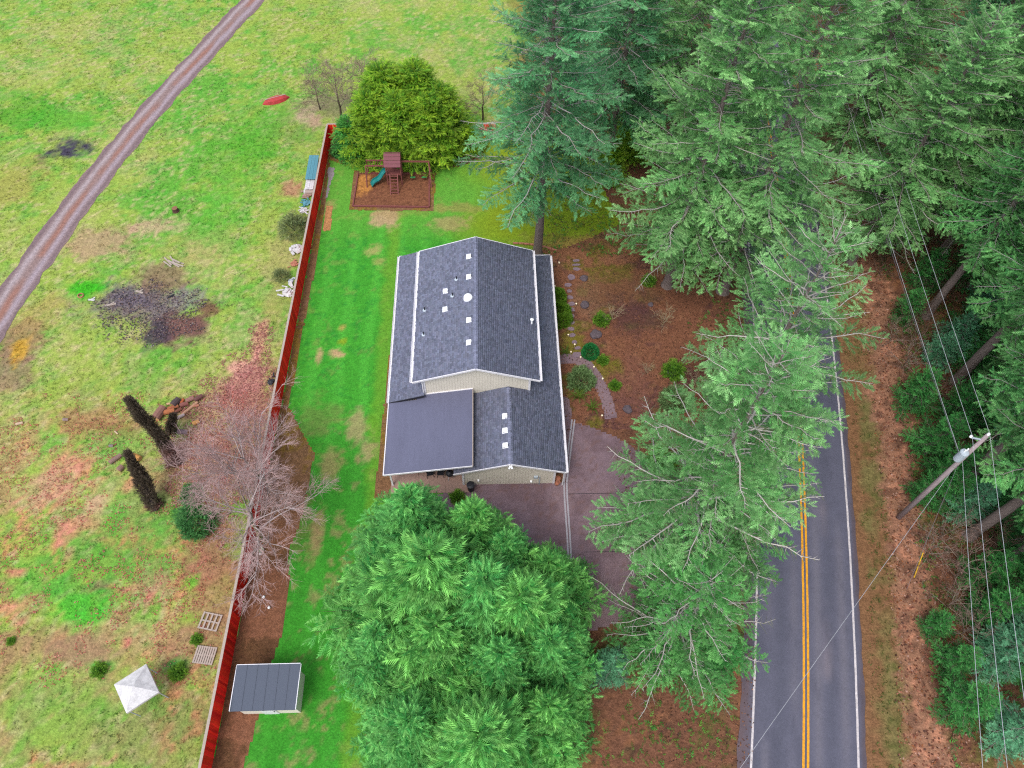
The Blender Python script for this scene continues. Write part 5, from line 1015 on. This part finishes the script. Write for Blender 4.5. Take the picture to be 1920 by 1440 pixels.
p = at(326, 495); rr = np.random.default_rng(5); sc0 = thing('scrap_boards', 'pile of whitish scrap boards beside the brown patch', 'scrap boards', tuple(p))
for i in range(8):
    m = MB(); m.box(rr.uniform(-.6, .6), rr.uniform(-.25, .25), .04 + i * .03, rr.uniform(.7, 1.5), .12, .025, -25 + rr.normal(0, 18)); m.build('board', MT['railwood'], sc0)
for i, (px, py, lab) in enumerate([(208, 572, 'pale plank lying in the burn patch'), (172, 563, 'white scrap board at the left rim of the burn patch'), (320, 557, 'dark scrap in the upper right of the burn patch'), (262, 548, 'tan scrap at the upper rim of the burn patch')]):
    p = at(px, py); m = MB(); m.box(0, 0, .05, [.9, .55, .5, .7][i], .16, .06, [15, -5, 20, -20][i]); m.box(.1, .1, .09, .4, .1, .04, 40); tag(m.build('scrap_board', MT[['railwood', 'whitejunk', 'darkmetal', 'railwood'][i]], loc=tuple(p)), lab, 'board', 'scraps in the burn patch')
p = at(152, 555); m = MB(); m.lathe((0, 0, 0), [(.26, 0), (.26, .12), (.2, .14), (.18, .05)], 14); tag(m.build('tyre_ring', MT['terracotta'], loc=tuple(p)), 'small orange ring in the bright green tuft by the burn patch', 'ring')
# pallets
def pallet(px, py, rz, label, solid):
    p = at(px, py); o = thing('pallet', label, 'pallet', tuple(p), rad(rz))
    for i in range(3): m = MB(); m.box(-.5 + i * .5, 0, .06, .09, 1.3, .09); m.build('stringer', MT['railwood'], o)
    n = 9 if solid else 5
    for i in range(n): m = MB(); m.box(0, -.6 + i * 1.2 / (n - 1), .118, 1.1, .11, .02); m.build('slat', MT['railwood'], o)
    return o
pallet(395, 1166, 78, 'weathered slatted pallet lying beside the red fence', False); pallet(385, 1229, 82, 'solid topped pallet below the slatted one', True)
# sheds at the lower left
def shed(name, label, px0, px1, py, z, depth, mt, rz=0, hgt=2.3, ridge_h=.0):
    a = at(px0, py, z); b = at(px1, py, z); w = b[0] - a[0]; c = ((a[0] + b[0]) / 2, a[1] - depth / 2, 0); o = thing(name, label, 'shed', c, rad(rz))
    m = MB(); m.slab([(-w / 2, depth / 2, z), (-w / 2, -depth / 2, z - .15), (w / 2, -depth / 2, z - .15), (w / 2, depth / 2, z)][::-1] if False else [(-w / 2, -depth / 2, z - .15), (w / 2, -depth / 2, z - .15), (w / 2, depth / 2, z), (-w / 2, depth / 2, z)], .08); rf = m.build('roof', MT[mt], o)
    for i in range(1, 6): m = MB(); m.beam((-w / 2 + w * i / 6, -depth / 2, z - .145), (-w / 2 + w * i / 6, depth / 2, z + .005), .03, .03); m.build('seam', MT[mt], rf)
    m = MB(); m.box(0, depth / 2 + .02, z - .06, w, .04, .12); m.box(-w / 2 - .02, 0, z - .13, .04, depth, .16); m.box(w / 2 + .02, 0, z - .13, .04, depth, .16); m.build('fascia', MT['trim'], rf)
    m = MB(); m.box(0, 0, (z - .3) / 2, w - .4, depth - .4, z - .3); m.build('wall', MT['siding'], o)
    m = MB(); m.box(0, -depth / 2 + .18, .95, .9, .05, 1.9); d = m.build('door', MT['trim'], o); m = MB(); m.box(.35, -depth / 2 + .14, 1, .05, .05, .14); m.build('handle', MT['darkmetal'], d); return o
shed('garden_shed', 'garden shed with flat slate grey roof at the bottom beside the fence', 444, 563, 1247, 2.4, 2.6, 'slate')
p = at(255, 1290, 2.0); o = thing('white_canopy', 'white topped canopy poking up at the bottom of the meadow', 'canopy', (p[0], p[1], 0), rad(35))
for k in range(4):
    a, b = rad(45 + 90 * k), rad(135 + 90 * k); q = 1.42; m = MB(); m.add([(q * math.cos(a), q * math.sin(a), 1.95), (q * math.cos(b), q * math.sin(b), 1.95), (.7 * math.cos((a + b) / 2) * .9, .7 * math.sin((a + b) / 2) * .9, 2.12), (0, 0, 2.5)], [(0, 1, 2), (1, 3, 2), (3, 0, 2)])
    m.add([(q * math.cos(a), q * math.sin(a), 1.95), (q * math.cos(b), q * math.sin(b), 1.95), (q * math.cos(b), q * math.sin(b), 1.75), (q * math.cos(a), q * math.sin(a), 1.75)], [(0, 3, 2, 1)]); m.build('roof_panel', MT['whitejunk'], o)
for sx in (-.9, .9):
    for sy in (-.9, .9): m = MB(); m.cyl((sx, sy, 0), .03, 1.95, 8); m.build('leg', MT['greymetal'], o)
# sheets and rubbish along the meadow side of the fence
def sheet(name, label, pts, z, mt, n=7, th=.03):
    g = [at(*p, z)[:2] for p in pts]; a, b, c, d = (np.array(q) for q in g); o3 = (*((a + c) / 2), 0); o = thing(name, label, 'sheet', o3)
    for i in range(n):
        u0, u1 = i / n, (i + .94) / n; q = [a + (b - a) * u0, a + (b - a) * u1, d + (c - d) * u1, d + (c - d) * u0]; m = MB(); m.slab([(*k, z + .015 * (i % 2)) for k in q][::-1], th); m.build('rib', MT[mt], o, o3)
    m = MB(); m.box(*((a + c) / 2), z / 2 - .05, .8, 2.0, z - .14); m.build('support', MT['railwood'], o, o3); return o
sheet('corrugated_sheet', 'teal ribbed metal sheet roof on the meadow side of the red fence', [(572, 336), (592, 336), (598, 291), (580, 291)], .7, 'teal', 6)
sheet('ribbed_sheet', 'white ribbed panel below the teal metal sheet by the fence', [(571, 355), (587, 355), (591, 336), (574, 336)], .5, 'whitejunk', 4)
def rubbish(px, py, s, label, mt, seed):
    p = at(px, py); m = MB(); r = np.random.default_rng(seed); m.ball((0, 0, 0), s * .8, 10, 6, .4); m.v = [tuple(np.array(q) * r.uniform(.7, 1.2)) for q in m.v]
    for k in range(9): m.box(r.normal(0, s * .6), r.normal(0, s * .6), s * r.uniform(.1, .4), s * r.uniform(.3, 1.1), s * r.uniform(.1, .4), s * .12, r.uniform(0, 180))
    return tag(m.build('rubbish_heap', MT[mt], loc=(p[0], p[1], s * .2)), label, 'rubbish', 'rubbish along the fence')
for i, a in enumerate([(575, 360, .4, 'white bag below the white panel', 'whitejunk'), (574, 369, .45, 'pale heap with tan scraps below the white bag', 'patio'), (575, 382, .5, 'teal tarp heap beside the fence', 'teal'), (569, 396, .45, 'white heap below the teal tarp', 'whitejunk'), (564, 418, .5, 'greenish heap at the loose shrub', 'green'), (556, 468, .7, 'big white heap below the loose shrub', 'whitejunk'), (552, 496, .4, 'tan heap below the big white heap', 'terracotta'), (540, 550, .6, 'white heap lower along the fence', 'whitejunk'), (545, 528, .3, 'blue-grey heap along the fence', 'greymetal'), (509, 717, .35, 'dark heap behind the fence at the bare tree', 'darkmetal')]): rubbish(*a, seed=120 + i)
p = at(518, 189); o = thing('red_boat', 'upturned red dinghy lying in the meadow at the top', 'boat', tuple(p), rad(25)); m = MB()
P = []; ns = 9
for i in range(ns):
    t = i / (ns - 1) * 2 - 1; w = .55 * (1 - abs(t) ** 2.4) + .02; h = .45 * (1 - abs(t) ** 4) + .02
    for (a, b) in ((-1, 0), (-.75, .7), (0, 1), (.75, .7), (1, 0)): P.append((t * 1.5, a * w, b * h))
m.add(P, [(i * 5 + j, i * 5 + j + 1, (i + 1) * 5 + j + 1, (i + 1) * 5 + j) for i in range(ns - 1) for j in range(4)]); m.build('hull', MT['red'], o); m = MB(); m.box(0, 0, .46, 2.2, .06, .05); m.build('keel', MT['railwood'], o)
# patio furniture, bin, pots
def chair(px, py, rz, label):
    p = at(px, py, .5); o = thing('patio_chair', label, 'chair', (p[0], p[1], .06), rad(rz), 'black patio chairs')
    m = MB(); m.box(0, 0, .43, .48, .46, .03); m.build('seat', MT['darkmetal'], o); m = MB(); m.obox((0, .25, .72), (.24, 0, 0), (0, .015, 0), (0, .06, .26)); m.build('backrest', MT['darkmetal'], o)
    for sx in (-.22, .22):
        for sy in (-.2, .2): m = MB(); m.beam((sx, sy, .42), (sx * 1.15, sy * 1.2, 0), .03, .03); m.build('leg', MT['darkmetal'], o)
chair(806, 886, 10, 'black patio chair at the left under the cover edge'); chair(826, 885.5, -5, 'black patio chair at the right under the cover edge')
p = at(846, 890, .6); o = thing('kettle_grill', 'black round kettle grill beside the garage corner on the patio', 'grill', (p[0] - .1, p[1], .06)); m = MB(); m.lathe((0, 0, .5), [(.02, 0), (.22, .08), (.29, .25), (.29, .3), (.22, .45), (.03, .52)], 16); m.build('bowl', MT['darkmetal'], o, smooth=True)
for k in range(3): m = MB(); m.tube([(.15 * math.cos(k * 2.1), .15 * math.sin(k * 2.1), .6), (.3 * math.cos(k * 2.1), .3 * math.sin(k * 2.1), 0)], .015, 6); m.build('leg', MT['greymetal'], o)
p = at(883, 908); o = thing('rubbish_bin', 'black round bin standing at the garage wall', 'bin', (p[0], 23.12, .0)); m = MB(); m.lathe((0, 0, .02), [(.22, 0), (.27, .8), (.29, .82)], 14); m.build('barrel', MT['darkmetal'], o); m = MB(); m.lathe((0, 0, .84), [(.3, 0), (.3, .05), (.15, .1), (.001, .11)], 14); m.build('lid', MT['darkmetal'], o)
for px, py, r, lab in [(1045.5, 899, .2, 'larger terracotta pot at the garage corner'), (1044, 907, .15, 'small terracotta pot in front of the larger one'), (1048, 904, .11, 'tiny terracotta pot beside the driveway drain')]:
    p = at(px, py, .2); m = MB(); m.lathe((0, 0, 0), [(r * .65, 0), (r, r * 1.6), (r * 1.12, r * 1.6), (r * 1.12, r * 1.9), (r * .95, r * 1.9), (r * .85, r * 1.2), (.001, r * 1.2)], 14); tag(m.build('flower_pot', MT['terracotta'], loc=(p[0], p[1], .02)), lab, 'pot', 'terracotta pots')
p = at(491, 1033); m = MB(); m.lathe((0, 0, 0), [(.16, 0), (.18, .3), (.165, .3), (.001, .28)], 14); tag(m.build('green_bucket', MT['green'], loc=tuple(p)), 'round green bucket lid in the dirt under the bare tree', 'bucket')
for px, py, lab in [(489, 1039, 'white ball beside the green bucket'), (495, 1120, 'white ball in the dirt strip'), (505, 1140, 'second white ball lower in the dirt strip')]:
    p = at(px, py); m = MB(); m.ball((0, 0, .1), .1, 10, 7); tag(m.build('white_ball', MT['vent'], loc=tuple(p), smooth=True), lab, 'ball', 'white balls in the dirt')
# mailbox at the road
p = at(1391, 925); o = thing('mailbox', 'yellow and black roadside newspaper box at the left road edge', 'mailbox', tuple(p)); m = MB(); m.box(0, 0, .5, .1, .1, 1.0); m.build('post', MT['playwood'], o); m = MB(); m.box(0, -.12, 1.1, .5, .26, .22); m.build('yellow_box', MT['yplastic'], o)
m = MB(); m.prism([(-.26, .05), (.26, .05), (.26, .32), (-.26, .32)], 1.0, 1.22); m.tube([(-.26, .185, 1.22), (.26, .185, 1.22)], .135, 12); m.build('black_box', MT['darkmetal'], o)
p = at(1372, 948); m = MB(); m.box(0, 0, .25, .55, .4, .5); m.box(0, 0, .53, .62, .46, .06); tag(m.build('white_box', MT['whitejunk'], loc=tuple(p)), 'white utility box in the dirt beside the road', 'box')
# landscape border logs behind the house
p = at(985, 462); lb = thing('log_edging', 'curved row of orange log edging behind the house beside the fir trunk', 'edging', tuple(p))
for i in range(8):
    a = np.array([at(962, 457)[0] + i * .5, at(962, 457)[1] - .015 * i * i, .08]); m = MB(); m.tube([a, a + [.46, -.015 * (2 * i + 1), 0]], .1, 8); m.build('log', MT['terracotta'], lb, tuple(p))
# ---- utility pole, wires
PB = at(1685, 970); pt = np.array([30.0, 20.9, 11.3]); o = thing('utility_pole', 'grey wooden utility pole with transformer leaning over the right verge', 'utility pole', tuple(PB)); rel = pt - PB
m = MB(); m.tube([(0, 0, 0), tuple(rel * .5), tuple(rel)], [.19, .16, .12], 12); m.build('shaft', MT['pole'], o, smooth=True)
def up(t): return rel * t
a = up(.80); m = MB(); m.lathe((a[0] - .42, a[1] - .1, a[2] - .5), [(.001, 0), (.24, .0), (.26, .06), (.26, .9), (.28, .92), (.24, 1.0), (.05, 1.05), (.001, 1.05)], 16); tr = m.build('transformer', MT['greymetal'], o, smooth=False)
m = MB(); m.cyl((a[0] - .5, a[1] - .1, a[2] + .5), .05, .22, 8); m.cyl((a[0] - .3, a[1], a[2] + .5), .05, .22, 8); m.build('bushing', MT['vent'], tr); m = MB(); m.box(a[0] - .2, a[1], a[2], .3, .1, .1); m.build('bracket', MT['darkmetal'], tr)
b = up(.95); m = MB(); m.beam(tuple(b), (b[0] - .75, b[1] + .15, b[2] + .1), .08, .08); m.build('arm', MT['greymetal'], o)
ins = []
for q in ((rel[0], rel[1], rel[2]), (b[0] - .75, b[1] + .15, b[2] + .1)):
    m = MB(); m.lathe(q, [(.05, 0), (.09, .06), (.05, .1), (.09, .16), (.04, .24)], 10); m.build('insulator', MT['vent'], o); ins.append(np.array(q) + PB + [0, 0, .22])
def wire(name, label, A, Bp, sag, r, mt='wire', cat='wire', grp='overhead wires'):
    A, Bp = np.array(A, float), np.array(Bp, float); t = np.linspace(0, 1, 24); P = A + (Bp - A) * t[:, None]; P[:, 2] -= 4 * sag * t * (1 - t); m = MB(); m.tube(P - A, r, 4, False); return tag(m.build(name, MT[mt], loc=tuple(A)), label, cat, grp)
F1, F2 = np.array([36., 84., 11.]), np.array([17.5, -22., 10.8])
wire('power_wire', 'topmost power wire running from the pole up the picture', ins[0], F1 + [0, 0, .6], .5, .013); wire('power_wire', 'power wire from the pole arm running up the picture', ins[1], F1 + [-1.2, 0, .6], .5, .013)
tp_ = PB + up(.78); wire('service_cable', 'lower twin cable running up from the transformer', tp_ + [-.3, .1, 0], F1 + [-1.5, 0, -1.6], .6, .016); wire('service_cable', 'second lower cable close to the twin cable going up', tp_ + [-.15, .1, -.3], F1 + [-1.6, 0, -2.1], .6, .014, 'blackwire')
wire('power_wire', 'right hand power wire running down the picture', ins[0], F2 + [1.6, 0, .5], .3, .013); wire('power_wire', 'middle power wire running down the picture', ins[1], F2 + [.1, 0, .5], .3, .013); wire('service_cable', 'left lower cable running down from the transformer', tp_ + [-.1, -.1, -.2], F2 + [-.8, 0, -1.0], .4, .014)
E2 = at(1515, 1262, 5.8); wire('service_drop', 'thin cable slanting across the road towards the bottom', PB + up(.70), E2 + (E2 - (PB + up(.7))) * .5, .2, .012)
gp = at(1732, 1040); G0, G1 = PB + up(.72), np.array(at(1700, 1105)); m = MB(); m.tube([(0, 0, 0), tuple(G0 - G1)], .012, 4); gw = m.build('guy_wire', MT['blackwire'], loc=tuple(G1)); tag(gw, 'thin guy wire anchored on the verge below the pole', 'wire', 'overhead wires')
ua = (at(1731, 1036, 1.6) - np.array(at(1714, 1083))); m = MB(); m.tube([(0, 0, 0), tuple(ua)], .035, 8); tag(m.build('guy_guard', MT['yplastic'], loc=tuple(at(1714, 1083))), 'yellow guy wire guard sticking out of the bare bushes', 'guard')
print('objects', len(bpy.data.objects), 'tris', sum(len(me.loops) - 2 * len(me.polygons) for me in bpy.data.meshes))
